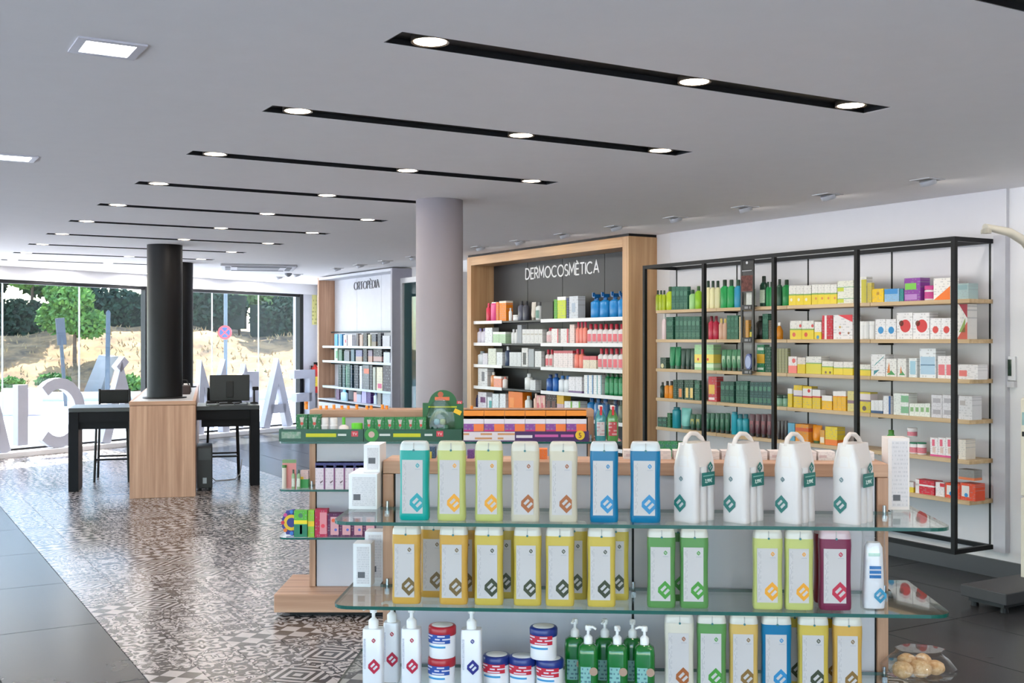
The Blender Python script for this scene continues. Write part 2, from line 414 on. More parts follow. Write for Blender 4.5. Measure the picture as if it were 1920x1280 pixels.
# left side: glazing added out of view to let in daylight, posts and glass
mb = MB()
for x in range(-13, 4, 2): mb.box(x - .04, x + .04, -5.08, -5.0, 0, H)
mb.box(-13.2, 3.1, -5.08, -5, 2.45, H); mb.box(-13.2, 3.1, -5.08, -5, 0, .06)
w3 = struct(mb.build('window_3', BLACKM, None, (0, 0, 0), WALL.rot), 'black framed shop front glazing on the left')
MB().box(-13.2, 3.1, -5.05, -5.04, .06, 2.45).build('pane', WGLASS, w3)

# street window: panes between glass joints, black frame, bulkhead, ledge
tj = [WIN.ray(px, 0)[0] for px in (5, 149, 273, 398, 485, 562)]
tl, tr = -7.5, WIN.ray(565, 0)[0]; ZT = 2.43
mb = MB()
mb.box(tl, tr, -.03, .05, ZT - .05, ZT); mb.box(tl, tr, -.03, .05, .07, .10)
for x in (tj[2], tj[5], -3.4): mb.box(x - .045, x + .045, -.05, .06, .07, ZT)
w1 = struct(mb.build('window_1', BLACKM, None, WIN.P(0, 0), WIN.rot, bevel=.004), 'full height street window in a black frame')
joints = [tl, -5.4, -3.4, -1.6] + tj
for a, b_ in zip(joints[:-1], joints[1:]):
    MB().box(a + .006, b_ - .006, 0, .012, .10, ZT - .05).build('pane', WGLASS, w1)
for x in (tj[0], tj[1], tj[3], tj[4]): MB().box(x - .007, x + .007, -.004, .016, .10, ZT - .05).build('glass_joint', plain('c9d6da', .3), w1)
MB().box(tl, tr, -.28, .12, 0, .07).build('ledge', plain('d9d8da', .5), w1, bevel=.005)
mb = MB(); mb.box(tl, 6.36, -.05, .2, ZT, H + .1)
struct(mb.build('wall_window', WALLM, None, WIN.P(0, 0), WIN.rot), 'white bulkhead above the street window')
mb = MB(); mb.box(tr, 6.36, -.02, .2, 0, ZT)
struct(mb.build('wall_corner', plain('cfd0d8', .6), None, WIN.P(0, 0), WIN.rot), 'pale pier at the end of the street window')
# small downlights by the window
for k, (x) in enumerate((-6.2, -4.8, -3.4, -2.0, -.4, .9, 2.2, 3.4, 4.6)):
    root = empty('window_downlight', WIN.P(x, -.32, H), WIN.rot)
    MB().lathe([(.075, -.004), (.075, .01), (.055, .01), (.055, -.002), (.075, -.004)], 20).build('trim', plain('e8e8ea', .4), root)
    MB().lathe([(.054, .0), (.054, .008)], 20).build('bulb', emit('window_lamp', (1, .97, .93), 12.0), root)
    lamp('downlight_light', root, (0, 0, -.01), 8.0, .09, (1, .97, .93))
    tag(root, f'small round downlight in the ceiling by the street window, {ordn[k]} from the left', 'ceiling light', 'round downlights by the window')

# glazed doorway in the product wall, with the room behind it
mb = MB()
for x0, x1 in ((-13.995, -13.93), (-12.38, -12.3), (-13.18, -13.12)): mb.box(x0, x1, WV - .18, WV + .1, 0, 2.45)
mb.box(-13.93, -12.38, WV - .18, WV + .1, 2.38, 2.45)
d1 = struct(mb.build('door_1', plain('b9bbc0', .35, .2), None, (0, 0, 0), WALL.rot), 'glazed door in a pale metal frame beside the round column')
for x0, x1 in ((-13.93, -13.18), (-13.12, -12.38)): MB().box(x0, x1, WV - .15, WV - .14, .02, 2.38).build('pane', glass('door_glass', (.55, .74, .75), .7), d1)
MB().box(-13.16, -13.14, WV - .24, WV - .18, .9, 1.3).build('door_handle', STEEL, d1)
mb = MB(); mb.box(-14.6, -11.5, WV + 2.0, WV + 2.1, 0, H); mb.box(-14.7, -14.6, WV + .15, WV + 2.1, 0, H); mb.box(-11.5, -11.4, WV + .15, WV + 2.1, 0, H)
struct(mb.build('wall_room', plain('8fa0a4', .7), None, (0, 0, 0), WALL.rot), 'grey green walls of the room behind the glazed door')
mb = MB(); mb.box(-14.6, -11.5, WV + .15, WV + 2.0, -.1, 0)
struct(mb.build('floor_room', plain('6d6d6d', .5), None, (0, 0, 0), WALL.rot))
mb = MB(); mb.box(-14.7, -11.4, WV + .15, WV + 2.1, H, H + .1)
struct(mb.build('ceiling_room', CEIL, None, (0, 0, 0), WALL.rot))

# ------------------------------------------------------------------ outdoors
STREET = plain('dcdde0', .85)
def ground_mat(key, a, b_, scale):
    m, nt, b = new_mat(key); ge = nt.nodes.new('ShaderNodeNewGeometry'); no = nt.nodes.new('ShaderNodeTexNoise')
    no.inputs['Scale'].default_value = scale; no.inputs['Detail'].default_value = 7; no.inputs['Roughness'].default_value = .7
    nt.links.new(ge.outputs['Position'], no.inputs['Vector'])
    cr = nt.nodes.new('ShaderNodeValToRGB'); cr.color_ramp.elements[0].position = .35; cr.color_ramp.elements[1].position = .65
    cr.color_ramp.elements[0].color = (*rgb(a), 1); cr.color_ramp.elements[1].color = (*rgb(b_), 1)
    nt.links.new(no.outputs[0], cr.inputs[0]); nt.links.new(cr.outputs[0], b.inputs['Base Color']); b.inputs['Roughness'].default_value = .95
    return m
mb = MB()
mb.box(-45, 30, -30, 34, -.25, -.13)
g = struct(mb.build('ground', STREET), 'pale sunlit street outside the window')
HB = Frame((-14, 31.5), (1, .12))       # foot of the bank
def hillz(x, y):
    t = max(0.0, min(1.0, y / 9.0)); t = t * t * (3 - 2 * t)
    return -.1 + (1.95 + .25 * math.sin(x * .45 + 1)) * t + (.10 * math.sin(x * 1.7 + y) + .07 * math.sin(x * 3.1 - y * 2.3)) * min(1, y / 1.5)
mb = MB(); nx, ny = 70, 26; vs = []
for j in range(ny + 1):
    for i in range(nx + 1):
        x = -16 + 52 * i / nx; y = 26 * (j / ny) ** 1.4; vs.append((x, y, hillz(x, y) + random.uniform(-.04, .04)))
mb.add(vs, [(j * (nx + 1) + i, j * (nx + 1) + i + 1, (j + 1) * (nx + 1) + i + 1, (j + 1) * (nx + 1) + i) for j in range(ny) for i in range(nx)], 0, True)
struct(mb.build('hillside', ground_mat('dry_grass_bank', '544430', 'b08a5c', .9), None, HB.P(0, 0), HB.rot), 'dry grassy bank rising behind the street')
mb = MB(); mb.box(-16, 36, -.35, -.05, -.14, .12)
struct(mb.build('kerb', plain('b9b6b0', .8), None, HB.P(0, 0), HB.rot), 'concrete kerb along the foot of the bank')
LEAF = [ground_mat('leaf_dark', '16281f', '2f4a34', 3), ground_mat('leaf_mid', '2f5626', '67903c', 3), ground_mat('leaf_pale', '557842', '8fa868', 3), ground_mat('leaf_canopy', '1f3a28', '4a6e3c', 2)]
BARK = plain('5c4d40', .9)
def leaves(mb, c, r, n, size):
    for _ in range(n):
        d = Vector((random.gauss(0, 1), random.gauss(0, 1), random.gauss(0, 1))).normalized() * (random.random() ** .4)
        p = Vector((c[0] + d.x * r[0], c[1] + d.y * r[1], c[2] + d.z * r[2]))
        a = Vector((random.gauss(0, 1), random.gauss(0, 1), random.gauss(0, 1))).normalized(); b_ = a.orthogonal().normalized()
        s = size * random.uniform(.6, 1.3); a = a * s; b_ = b_ * s * .6
        mb.add([p - a, p + b_, p + a, p - b_], [(0, 1, 2, 3)])
def tree(px, d, h, blobs, mat, n, label, name='tree', lean=0.0, tr=.07, size=.14):
    x = (px - 960) / F * d; q = Vector((x - HB.o[0], d - HB.o[1], 0)); hx = q.x * HB.a[0] + q.y * HB.a[1]; hy = q.x * HB.n[0] + q.y * HB.n[1]
    z0 = hillz(hx, hy) - .05 if hy > 0 else -.13
    root = empty(name, (x, d, z0))
    MB().tube([(0, 0, -.1), (lean * .3, 0, h * .3), (lean * .6, .1, h * .6), (lean, 0, h)], [tr, tr * .85, tr * .65, tr * .3], 8).build('trunk', BARK, root)
    mb = MB()
    for (bx, by, bz, r) in blobs: leaves(mb, (bx, by, bz), (r, r, r * .75), int(n * r), size)
    mb.build('crown', mat, root)['kind'] = 'stuff'
    return tag(root, label, 'tree', 'trees on the bank outside')
tree(140, 36, 2.6, [(-.45, 0, 1.5, .75), (.35, .2, 1.3, .65), (.0, -.2, 2.1, .7), (-.5, 0, 2.3, .5)], LEAF[1], 1500, 'bright green young tree seen through the left window', size=.1)
tree(60, 42, 4.6, [(-1, 0, 3.7, 1.5), (1, 0, 3.9, 1.5), (2.4, 0, 3.6, 1.2), (-2.6, .3, 3.8, 1.3), (.3, -1, 3.0, 1.0)], LEAF[3], 1300, 'large dark tree behind the bright young tree')
tree(235, 44, 4.4, [(-1.2, 0, 3.4, 1.4), (.5, 0, 3.5, 1.4), (-.3, 0, 2.6, 1.0), (1.0, 0, 2.7, .8)], LEAF[3], 1300, 'dark spreading tree left of the black columns')
tree(395, 46, 4.0, [(-.6, 0, 2.5, .8), (.5, 0, 2.7, .8)], LEAF[2], 1000, 'thin pale leaved tree behind the round road sign')
tree(450, 42, 4.0, [(0, 0, 3.7, .7), (.9, 0, 3.4, .6)], LEAF[2], 900, 'leaning bare trunked tree right of the round road sign', lean=-.3, tr=.06)
tree(535, 44, 3.4, [(-.6, 0, 2.0, 1.0), (.5, 0, 2.4, .9), (-1.6, 0, 1.9, .8)], LEAF[2], 1200, 'pale leafy tree at the right end of the window')
tree(-40, 39, 4.6, [(0, 0, 3.3, 1.2), (1.2, 0, 3.0, 1.0), (1.6, 0, 2.2, .7)], LEAF[1], 1000, 'green tree at the far left edge of the window')
bigt = ['beyond the left edge of the window', 'left of the bright young tree', 'behind the leaning signpost', 'behind the thick street post', 'behind the black columns', 'behind the round road sign', 'above the right end of the window', 'far left outside the view']
for k, px in enumerate((-150, 0, 120, 215, 320, 440, 545, -330)):  # tall row added to hide bright sky from floor reflections; lower crowns fill window
    tree(px, 47 + (k % 3), 7.5, [(-1.3, 0, 3.9, 1.9), (1.2, .3, 3.7, 1.8), (0, 0, 5.6, 2.0), (-.4, -.8, 2.8, 1.2), (1.8, 0, 6.2, 1.4)], LEAF[(3, 0, 3)[k % 3]], 620, f'tall dark tree rising out of view {bigt[k]}', tr=.16, size=.26)
for k in range(9):
    x = -16 + 3.4 * k; y = 9.8 + .4 * math.sin(k)
    root = empty('hedge', HB.P(x + 6, y, hillz(x + 6, y) - .05), HB.rot)
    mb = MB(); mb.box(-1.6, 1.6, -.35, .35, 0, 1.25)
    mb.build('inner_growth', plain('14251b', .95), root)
    mb = MB(); leaves(mb, (0, 0, .75), (1.72, .75, .85), 2600, .12)
    mb.build('foliage', LEAF[0], root)['kind'] = 'stuff'
    tag(root, f'dark clipped hedge section on the crest of the bank, {ordn[k]} from the left', 'hedge', 'hedge along the bank')
mb = MB()
for _ in range(2600):
    x = random.uniform(-12, 30); y = random.uniform(.2, 9); z = hillz(x, y)
    s = random.uniform(.05, .16); dx = random.uniform(-.1, .1)
    mb.add([(x - .03, y, z - .03), (x + .03, y, z - .03), (x + dx, y + random.uniform(-.1, .1), z + s)], [(0, 1, 2)])
o = mb.build('dry_grass', plain('97805c', .95), None, HB.P(0, 0), HB.rot); o['kind'] = 'stuff'; tag(o, 'dry straw coloured grass tufts on the bank', 'grass')
for k, (px, d, r) in enumerate(((100, 33.5, .5), (480, 36, .5), (20, 33.2, .4), (240, 33.6, .45))):
    x = (px - 960) / F * d
    root = empty('shrub', (x, d, .05)); mb = MB(); leaves(mb, (0, 0, r * .5), (r, r, r * .6), 420, .1)
    mb.build('foliage', LEAF[1], root)['kind'] = 'stuff'
    tag(root, ['low green weeds below the leaning signpost', 'green shrub on the bank beside the road sign pole', 'low weeds at the left foot of the bank', 'green weeds beside the concrete chute'][k], 'shrub', 'weeds on the bank')
# concrete chute on the bank
mb = MB(); c = HB.P(0, 0)
mb.vprism([(-.28, 0), (.22, 0), (.55, 1.15), (.20, 1.2)], 0, .9)
o = mb.build('drain_chute', plain('84888c', .8), None, ((172 - 960) / F * 33, 33.0, -.05), .1); tag(o, 'pale concrete drainage chute running down the bank', 'chute')
# road sign: round, blue with red ring and cross
d = 27.0; x = (423 - 960) / F * d; zc = EYE - (623 - HOR) / F * d
root = empty('road_sign', (x, d, -.13))
MB().tube([(0, 0, 0), (0, 0, 3.4)], .045, 10).build('pole', plain('59646c', .5), root)
def disc(r0, r1, y0, y1, n=28):
    m = MB()
    if r0 == 0: m.vprism([(r1 * math.cos(2 * PI * i / n), r1 * math.sin(2 * PI * i / n)) for i in range(n)], y0, y1)
    else:
        for i in range(n):
            a, b_ = 2 * PI * i / n, 2 * PI * (i + 1) / n
            m.vprism([(r0 * math.cos(a), r0 * math.sin(a)), (r1 * math.cos(a), r1 * math.sin(a)), (r1 * math.cos(b_), r1 * math.sin(b_)), (r0 * math.cos(b_), r0 * math.sin(b_))], y0, y1)
    return m
RED = plain('c03a3f', .4)
disc(0, .165, -.075, -.055).build('blue_face', plain('24498c', .4), root, (0, 0, zc + .13))
disc(.125, .17, -.08, -.05).build('red_ring', RED, root, (0, 0, zc + .13))
mb = MB(); mb.strip([(-.1, -.1), (.1, .1)], .03, -.082, -.075); mb.strip([(-.1, .1), (.1, -.1)], .03, -.083, -.075)
mb.build('red_cross', RED, root, (0, 0, zc + .13))
tag(root, 'round blue no-stopping sign with red cross on a grey pole', 'road sign')
d = 29.0; root = empty('signpost', ((122 - 960) / F * d, d, -.13))
MB().tube([(.02, 0, 0), (-.15, 0, 2.3)], .05, 8).build('pole', plain('3c434a', .6), root)
MB().box(-.12, .12, -.06, -.02, -.35, .35).build('sign_plate', plain('343a44', .6), root, (-.13, 0, 1.95), (0, -.09, .9))
tag(root, 'leaning grey signpost seen edge on through the left window', 'signpost')
d = 31.0; root = empty('street_post', ((201 - 960) / F * d, d, -.13))
MB().tube([(0, 0, 0), (.03, 0, 2.5)], [.07, .06], 10).build('post', plain('36444f', .6), root)
MB().tube([(.03, 0, 2.5), (.03, 0, 2.56)], [.06, .02], 10).build('cap', plain('36444f', .6), root)
tag(root, 'thick upright blue grey post outside the left window', 'post')
d = 25.5
for k, px in enumerate((22, 60)):
    root = empty('street_barrier', ((px - 960) / F * d, d, -.13))
    MB().box(-.2, .2, -.12, .12, 0, .62).build('block', plain('d8bcba' if k else 'd8d4d2', .6), root, bevel=.03)  # red and white paled in the colour to stand in for haze
    MB().box(-.2, .2, -.13, -.12, .22, .4).build('stripe', plain('cfa6a4', .6), root)
    tag(root, ['white and pink plastic road barrier outside, left of the pink one', 'pink plastic road barrier outside behind the letter I'][k], 'barrier', 'road barriers outside')
# ------------------------------------------------------------------ stroke lettering
def arc(cx, cz, rx, rz, a0, a1, n=14):
    return [(cx + rx * math.cos(math.radians(a0 + (a1 - a0) * i / n)), cz + rz * math.sin(math.radians(a0 + (a1 - a0) * i / n))) for i in range(n + 1)]
GL = {  # width, strokes in a unit-high box
 'A': (.78, [[(0, 0), (.39, 1), (.78, 0)], [(.14, .33), (.64, .33)]]),
 'C': (.85, [arc(.48, .5, .48, .5, 48, 312, 18)]),
 'D': (.74, [[(0, 0), (0, 1), (.24, 1)] + arc(.24, .5, .48, .5, 90, -90, 14) + [(0, 0)]]),
 'E': (.52, [[(.52, 1), (0, 1), (0, 0), (.52, 0)], [(0, .52), (.46, .52)]]),
 'F': (.52, [[(.55, 1), (0, 1), (0, 0)], [(0, .50), (.48, .50)]]),
 'I': (.02, [[(0.01, 0), (0.01, 1)]]),
 'L': (.48, [[(0, 1), (0, 0), (.48, 0)]]),
 'M': (.86, [[(0, 0), (.08, 1), (.43, .3), (.78, 1), (.86, 0)]]),
 'N': (.68, [[(0, 0), (0, 1), (.68, 0), (.68, 1)]]),
 'O': (.96, [arc(.48, .5, .48, .5, 0, 360, 26)]),
 'P': (.52, [[(0, 0), (0, 1), (.26, 1)] + arc(.26, .75, .26, .25, 90, -90, 10) + [(0, .5)]]),
 'R': (.56, [[(0, 0), (0, 1), (.28, 1)] + arc(.28, .74, .26, .26, 90, -90, 10) + [(0, .48)], [(.26, .48), (.56, 0)]]),
 'S': (.54, [arc(.28, .75, .25, .25, 40, 270, 12) + arc(.27, .25, .27, .25, 90, -140, 12)]),
 'T': (.62, [[(0, 1), (.62, 1)], [(.31, 1), (.31, 0)]]),
 'U': (.66, [[(0, 1), (0, .33)] + arc(.33, .33, .33, .33, 180, 360, 12) + [(.66, 1)]]),
}
ACC = {'À': 'A', 'È': 'E'}
def glyph(ch, h, sw, y0, y1, mirror=False):
    base = ACC.get(ch, ch); w, st = GL[base]; mb = MB(); st = list(st)
    if ch in ACC: st = st + [[(w / 2 - .16, 1.27), (w / 2 + .06, 1.1)]]
    for s in st:
        pts = [(x * h, z * h) for x, z in s]
        if mirror: pts = [(w * h - x, z) for x, z in pts]
        mb.strip(pts, sw, y0, y1)
    return mb, w * h
def sign(name, word, frame, x0, x1, off, z, h, sw, mat, label):
    tot = sum(GL[ACC.get(c, c)][0] for c in word); gap = .2
    n = len(word); sx = (x1 - x0) / (h * (tot + gap * (n - 1)))
    root = empty(name, frame.P(x0, off, z), frame.rot); x = 0.0
    for c in word:
        mb, w = glyph(c, h, sw, -.012, 0)
        o = mb.build('letter', mat, root, (x, 0, 0)); o.scale = (sx, 1, 1)
        x += (w + gap * h) * sx
    return tag(root, label, 'wall sign')
sign('wall_sign', 'NATURAL', WALL, -6.78, -6.106, WV - .001, 2.437, .108, .0125, plain('2a2b30', .4), 'dark raised letters reading NATURAL on the white wall')
sign('wall_sign', 'DERMOCOSMÈTICA', WALL, -10.89, -9.43, 6.598, 2.295, .118, .016, plain('f2f2f2', .4), 'white raised letters reading DERMOCOSMÈTICA on the dark panel')
sign('wall_sign', 'ORTOPÈDIA', WALL, -16.0, -15.05, 6.59, 2.37, .115, .007, plain('6a6c72', .4), 'grey letters reading ORTOPÈDIA on the white alcove')

# standing letters FARMÀCIA, meant to be read from the street
LETM = plain('a6a8b4', .5)
for ch, xa, xb, what in (('F', 545, 588, 'F at the right end of the window'), ('A', 491, 547, 'A beside the letter F'), ('R', 440, 482, 'R half hidden behind the monitor'),
                   ('M', 366, 428, 'M behind the monitor and counter'), ('À', 188, 262, 'A with accent behind the left stool'), ('C', 68, 157, 'C left of the counter'), ('I', 30, 50, 'I at the far left'), ('A', -62, 18, 'A cut by the left edge of the view')):
    x0 = WIN.ray(xa, -.16)[0]; x1 = WIN.ray(xb, -.16)[0]; wd = x1 - x0
    sw = .155; base = ACC.get(ch, ch)
    h = .99; mb = MB(); w, st = GL[base]
    st = [list(s) for s in st]
    for s in st:
        pts = []
        for (x, z) in s:
            u = x / w if base != 'I' else .5
            pts.append((sw / 2 + (1 - u) * (wd - sw), .5 * sw + z * (h - sw)) if base not in 'AMR' or ch in 'R' else (sw / 2 + (1 - u) * (wd - sw), (z * h)))
        mb.strip(pts, sw, -.06, .06)
    if ch == 'À': mb.strip([(wd * .62, h * 1.25), (wd * .42, h * 1.1)], .12, -.06, .06)
    o = mb.build('window_letter', LETM, None, WIN.P(x0, -.14, .07), WIN.rot)
    tag(o, f'large white standing block letter {what}', 'letter', 'standing FARMÀCIA letters in the window')

# ------------------------------------------------------------------ columns
def column(px, d, r, z0, z1, mat, label):
    o = MB().lathe([(r, z0), (r, z1)], 48).build('round_column', mat, None, ((px - 960) / F * d, d, 0)); struct(o, label); return o
column(824, 8.04, .17, 0, H, plain('968f95', .6, 0, .02), 'round grey painted column near the middle')
BCOL = plain('0a0b0f', .5, 0, .05, 0, .3)
column(309, 11.84, .182, .978, H, BCOL, 'round black column standing on the front of the counter')
column(335, 14.55, .182, .978, H, BCOL, 'round black column half hidden behind the front one')

# ------------------------------------------------------------------ service counter, tables, stools
root = empty('service_counter', CT.P(.656, -.709), CT.rot)
MB().box(0, .64, 0, 4.7, .0, .935).build('body', OAK('z'), root, bevel=.004)
MB().box(-.004, .644, -.004, 4.704, .938, .978).build('top', OAK('x'), root, bevel=.004)
MB().box(.03, .61, .02, 4.6, .978, .981).build('top_inlay', plain('dedfe2', .25), root)
tag(root, 'long wood grain service counter carrying the black columns', 'counter')
for px, d, w in ((309, 11.84, 'front'), (335, 14.55, 'rear')):
    o = MB().lathe([(.184, 0), (.225, 0), (.225, .012), (.184, .014)], 40).build('column_collar', BLACK, None, ((px - 960) / F * d, d, .981)); tag(o, f'flat black collar ring around the {w} black column', 'collar', 'column collars')
NAVY = plain('0b0d14', .5, 0, .05, 0, .2)
def table(x0, x1, leg_at, label):
    root = empty('service_table', CT.P(x0, 0), CT.rot); w = x1 - x0
    MB().box(0, w, 0, .7, .835, .88).build('tabletop', plain('14161c', .3), root, bevel=.003)
    MB().box(.0, w, .02, .06, .73, .834).build('front_apron', NAVY, root)
    MB().box(.05, w - .05, .06, .66, .65, .73).build('drawer_box', NAVY, root)
    MB().box(.0, w, .64, .68, .73, .834).build('rear_apron', NAVY, root)
    lx = 0 if leg_at == 'l' else w - .1
    MB().box(lx, lx + .1, .0, .4, 0, .834).build('leg', NAVY, root, bevel=.003)
    return tag(root, label, 'table', 'black tables at the counter')
table(0, .65, 'l', 'black service table on the left of the counter')
table(1.30, 1.967, 'r', 'black service table on the right carrying the monitor')
def stool(px0, px1, y, off, label):
    s0, d0 = CT.ray(px0, off); s1, d1 = CT.ray(px1, off); w = s1 - s0
    root = empty('bar_stool', CT.P((s0 + s1) / 2, off), CT.rot + PI)
    MB().box(-w / 2 + .01, w / 2 - .01, -.19, .2, .62, .68).build('seat', BLACK, root, bevel=.015)
    MB().box(-w / 2 + .02, w / 2 - .02, -.235, -.195, .86, 1.02).build('backrest', BLACK, root, bevel=.012)
    for sx in (-1, 1):
        MB().tube([(sx * (w / 2 - .015), .19, .62), (sx * (w / 2 + .005), .21, 0)], .014, 8).build('leg', BLACKM, root)
        MB().tube([(sx * (w / 2 - .015), -.21, 1.03), (sx * (w / 2 - .015), -.19, .62), (sx * (w / 2 + .005), -.22, 0)], .014, 8).build('leg', BLACKM, root)
        MB().tube([(sx * (w / 2), .205, .21), (sx * (w / 2), -.21, .21)], .01, 6).build('side_rail', BLACKM, root)
    MB().tube([(-w / 2, .203, .25), (w / 2, .203, .25)], .011, 6).build('footrest', BLACKM, root)
    MB().tube([(-w / 2, -.205, .25), (w / 2, -.205, .25)], .011, 6).build('footrest', BLACKM, root)
    return tag(root, label, 'stool', 'black bar stools at the counter')
stool(181, 243, 0, 1.0, 'black bar stool behind the left service table')
stool(388, 447, 0, 1.0, 'black bar stool behind the right service table')
# monitor and desk things
s0, d0 = CT.ray(393, .42); s1, d1 = CT.ray(468, .42); zt = CT.z(703, d0); zb = CT.z(752, d0)
root = empty('computer_monitor', CT.P((s0 + s1) / 2, .42, .88), CT.rot); w = s1 - s0
MB().box(-w / 2, w / 2, 0, .03, zb - .88, zt - .88).build('housing', plain('141519', .4), root, bevel=.006)
MB().box(-w / 2 + .02, w / 2 - .02, .0305, .032, zb - .86, zt - .9).build('screen', plain('30343c', .2), root)
MB().box(-.04, .04, -.03, 0, zb - .84, zt - .95).build('rear_bulge', plain('101114', .5), root, bevel=.005)
MB().box(-.025, .025, -.02, .02, .012, zb - .86).build('stand', BLACK, root)
MB().box(-.11, .11, -.09, .09, 0, .012).build('base', BLACK, root, bevel=.004)
tag(root, 'black flat monitor seen from behind on the right table', 'monitor')
root = empty('keyboard', CT.P((s0 + s1) / 2 - .06, .62, .88), CT.rot)
MB().box(-.2, .2, -.06, .06, 0, .018).build('case', plain('2b2d31', .5), root, bevel=.003)
for r in range(4): MB().box(-.19, .19, -.05 + r * .026, -.03 + r * .026, .018, .024).build('key_row', plain('4a4c52', .6), root)
tag(root, 'low black keyboard on the table behind the monitor', 'keyboard')
root = empty('barcode_scanner', CT.P(s1 + .05, .42, .88), CT.rot)
MB().lathe([(.045, 0), (.045, .012), (.012, .018), (.010, .16)], 14).build('stand', BLACK, root)
MB().box(-.02, .05, -.03, .03, .15, .19).build('head', BLACK, root, bevel=.008)
tag(root, 'small black hand scanner on its stand right of the monitor', 'scanner')
for k, (px, off, w, h, c, lab) in enumerate(((379 + 18, .12, .12, .035, '5b6a66', 'small grey green pad on the table left of the monitor'), (425, .1, .16, .03, '6d757d', 'low grey tray on the table under the monitor'), (452, .12, .14, .03, '59626c', 'low dark tray on the table right of the other tray'))):
    s, d = CT.ray(px, off); root = empty('desk_tray', CT.P(s, off + .03, .88), CT.rot)
    MB().box(-w / 2, w / 2, -.06, .06, 0, .008).build('base', plain(c, .5), root)
    for x in (-w / 2, w / 2 - .006): MB().box(x, x + .006, -.06, .06, .008, h).build('side', plain(c, .5), root)
    tag(root, lab, 'tray', 'things on the right table')
s, d = CT.ray(352, 1.4)
root = empty('card_terminal', CT.P(.656 + .52, 1.25, .981), CT.rot)
MB().vprism([(-.05, 0), (.05, 0), (.05, .05), (-.05, .09)], -.09, .09).build('case', BLACK, root)
MB().box(-.035, .035, -.05, .06, .075, .1).build('paper_roll', plain('e7e4e4', .6), root)
tag(root, 'black card terminal on the counter beside the rear column', 'card terminal')
root = empty('cash_box', CT.P(.656 + .5, .75, .981), CT.rot)
MB().box(-.07, .07, -.1, .1, 0, .1).build('case', plain('3a2c2c', .5), root, bevel=.01)
MB().tube([(-.05, 0, .1), (-.03, 0, .16), (.03, 0, .16), (.05, 0, .1)], .008, 6).build('handle', BLACK, root)
tag(root, 'small dark box with handle on the counter beside the front column', 'box')
# computer tower and cable
s0, d0 = CT.ray(370, -.28); s1, _ = CT.ray(388, -.28)
root = empty('computer_tower', CT.P(1.305, -.3, 0), CT.rot)
MB().box(0, .16, 0, .42, .03, .47).build('case', plain('17181c', .4), root, bevel=.006)
MB().box(.015, .145, -.006, 0, .33, .45).build('drive_bay', plain('2e3036', .3), root)
MB().box(.06, .1, -.008, 0, .08, .14).build('badge', plain('8d9096', .3, .6), root)
for x in (.02, .12):
    for y in (.04, .36): MB().box(x, x + .03, y, y + .03, 0, .03).build('foot', BLACK, root)
tag(root, 'black computer tower on the floor against the counter', 'computer')
pts = [CT.P(1.46, .35, .06), CT.P(1.5, .5, .008), CT.P(1.62, .55, .006), CT.P(1.72, .62, .006), CT.P(1.78, .75, .05), CT.P(1.8, .85, .2)]
o = MB().tube([tuple(p) for p in pts], .006, 6).build('power_cable', plain('c9cbd0', .5)); tag(o, 'thin pale cable lying on the floor under the right table', 'cable')

# air-conditioning cassette on the ceiling
root = empty('ceiling_cassette', (-3.5, 15.3, H), .25)
MB().box(-.5, .5, -.5, .5, -.03, 0).build('panel', plain('c9c9cf', .5), root, bevel=.01)
MB().box(-.28, .28, -.28, .28, -.035, -.03).build('grille', plain('8f8f96', .6), root)
for a in range(4):
    o = MB().box(-.36, .36, -.44, -.37, -.036, -.03).build('vent_slot', plain('5f5f66', .6), root); o.rotation_euler = (0, 0, a * PI / 2)
tag(root, 'square air conditioning cassette in the ceiling near the window', 'air conditioner')
# smoke detector
root = empty('smoke_detector', UV(16.2, 5.6, H))
MB().lathe([(.055, 0), (.055, -.02), (.03, -.045)], 18).build('housing', plain('7d7f85', .5), root)
MB().lathe([(.03, -.045), (.012, -.055)], 18).build('sensor', plain('55575c', .5), root)
tag(root, 'small grey smoke detector on the ceiling before the alcove', 'smoke detector')

# fire extinguisher and poster by the corner pier
s, d = WIN.ray(591, -.14)
root = empty('fire_extinguisher', WIN.P(s, -.14, .63), WIN.rot)
MB().lathe([(.075, 0), (.08, .02), (.08, .40), (.06, .46), (.025, .49), (.025, .52)], 20).build('cylinder', plain('c02a20', .3), root)
MB().lathe([(.0815, .12), (.0815, .3)], 20).build('label', printed('e0c840', '80351c', 6, 8), root)
MB().box(-.02, .02, -.1, .02, .52, .56).build('valve', BLACK, root)
MB().tube([(.03, 0, .53), (.11, -.02, .45), (.1, -.02, .2)], .012, 8).build('hose', BLACK, root)
MB().box(-.03, .03, .08, .119, .3, .5).build('bracket', STEEL, root)
tag(root, 'red fire extinguisher hung on the wall by the corner', 'fire extinguisher')
s, d = WIN.ray(594, -.03)
o = MB().box(-.12, .12, -.008, 0, 0, .55).build('wall_notice', printed('e6e39a', '77773c', 8, 10), None, WIN.P(s, -.0205, 1.88), WIN.rot); tag(o, 'yellow notice on the wall above the fire extinguisher', 'notice')
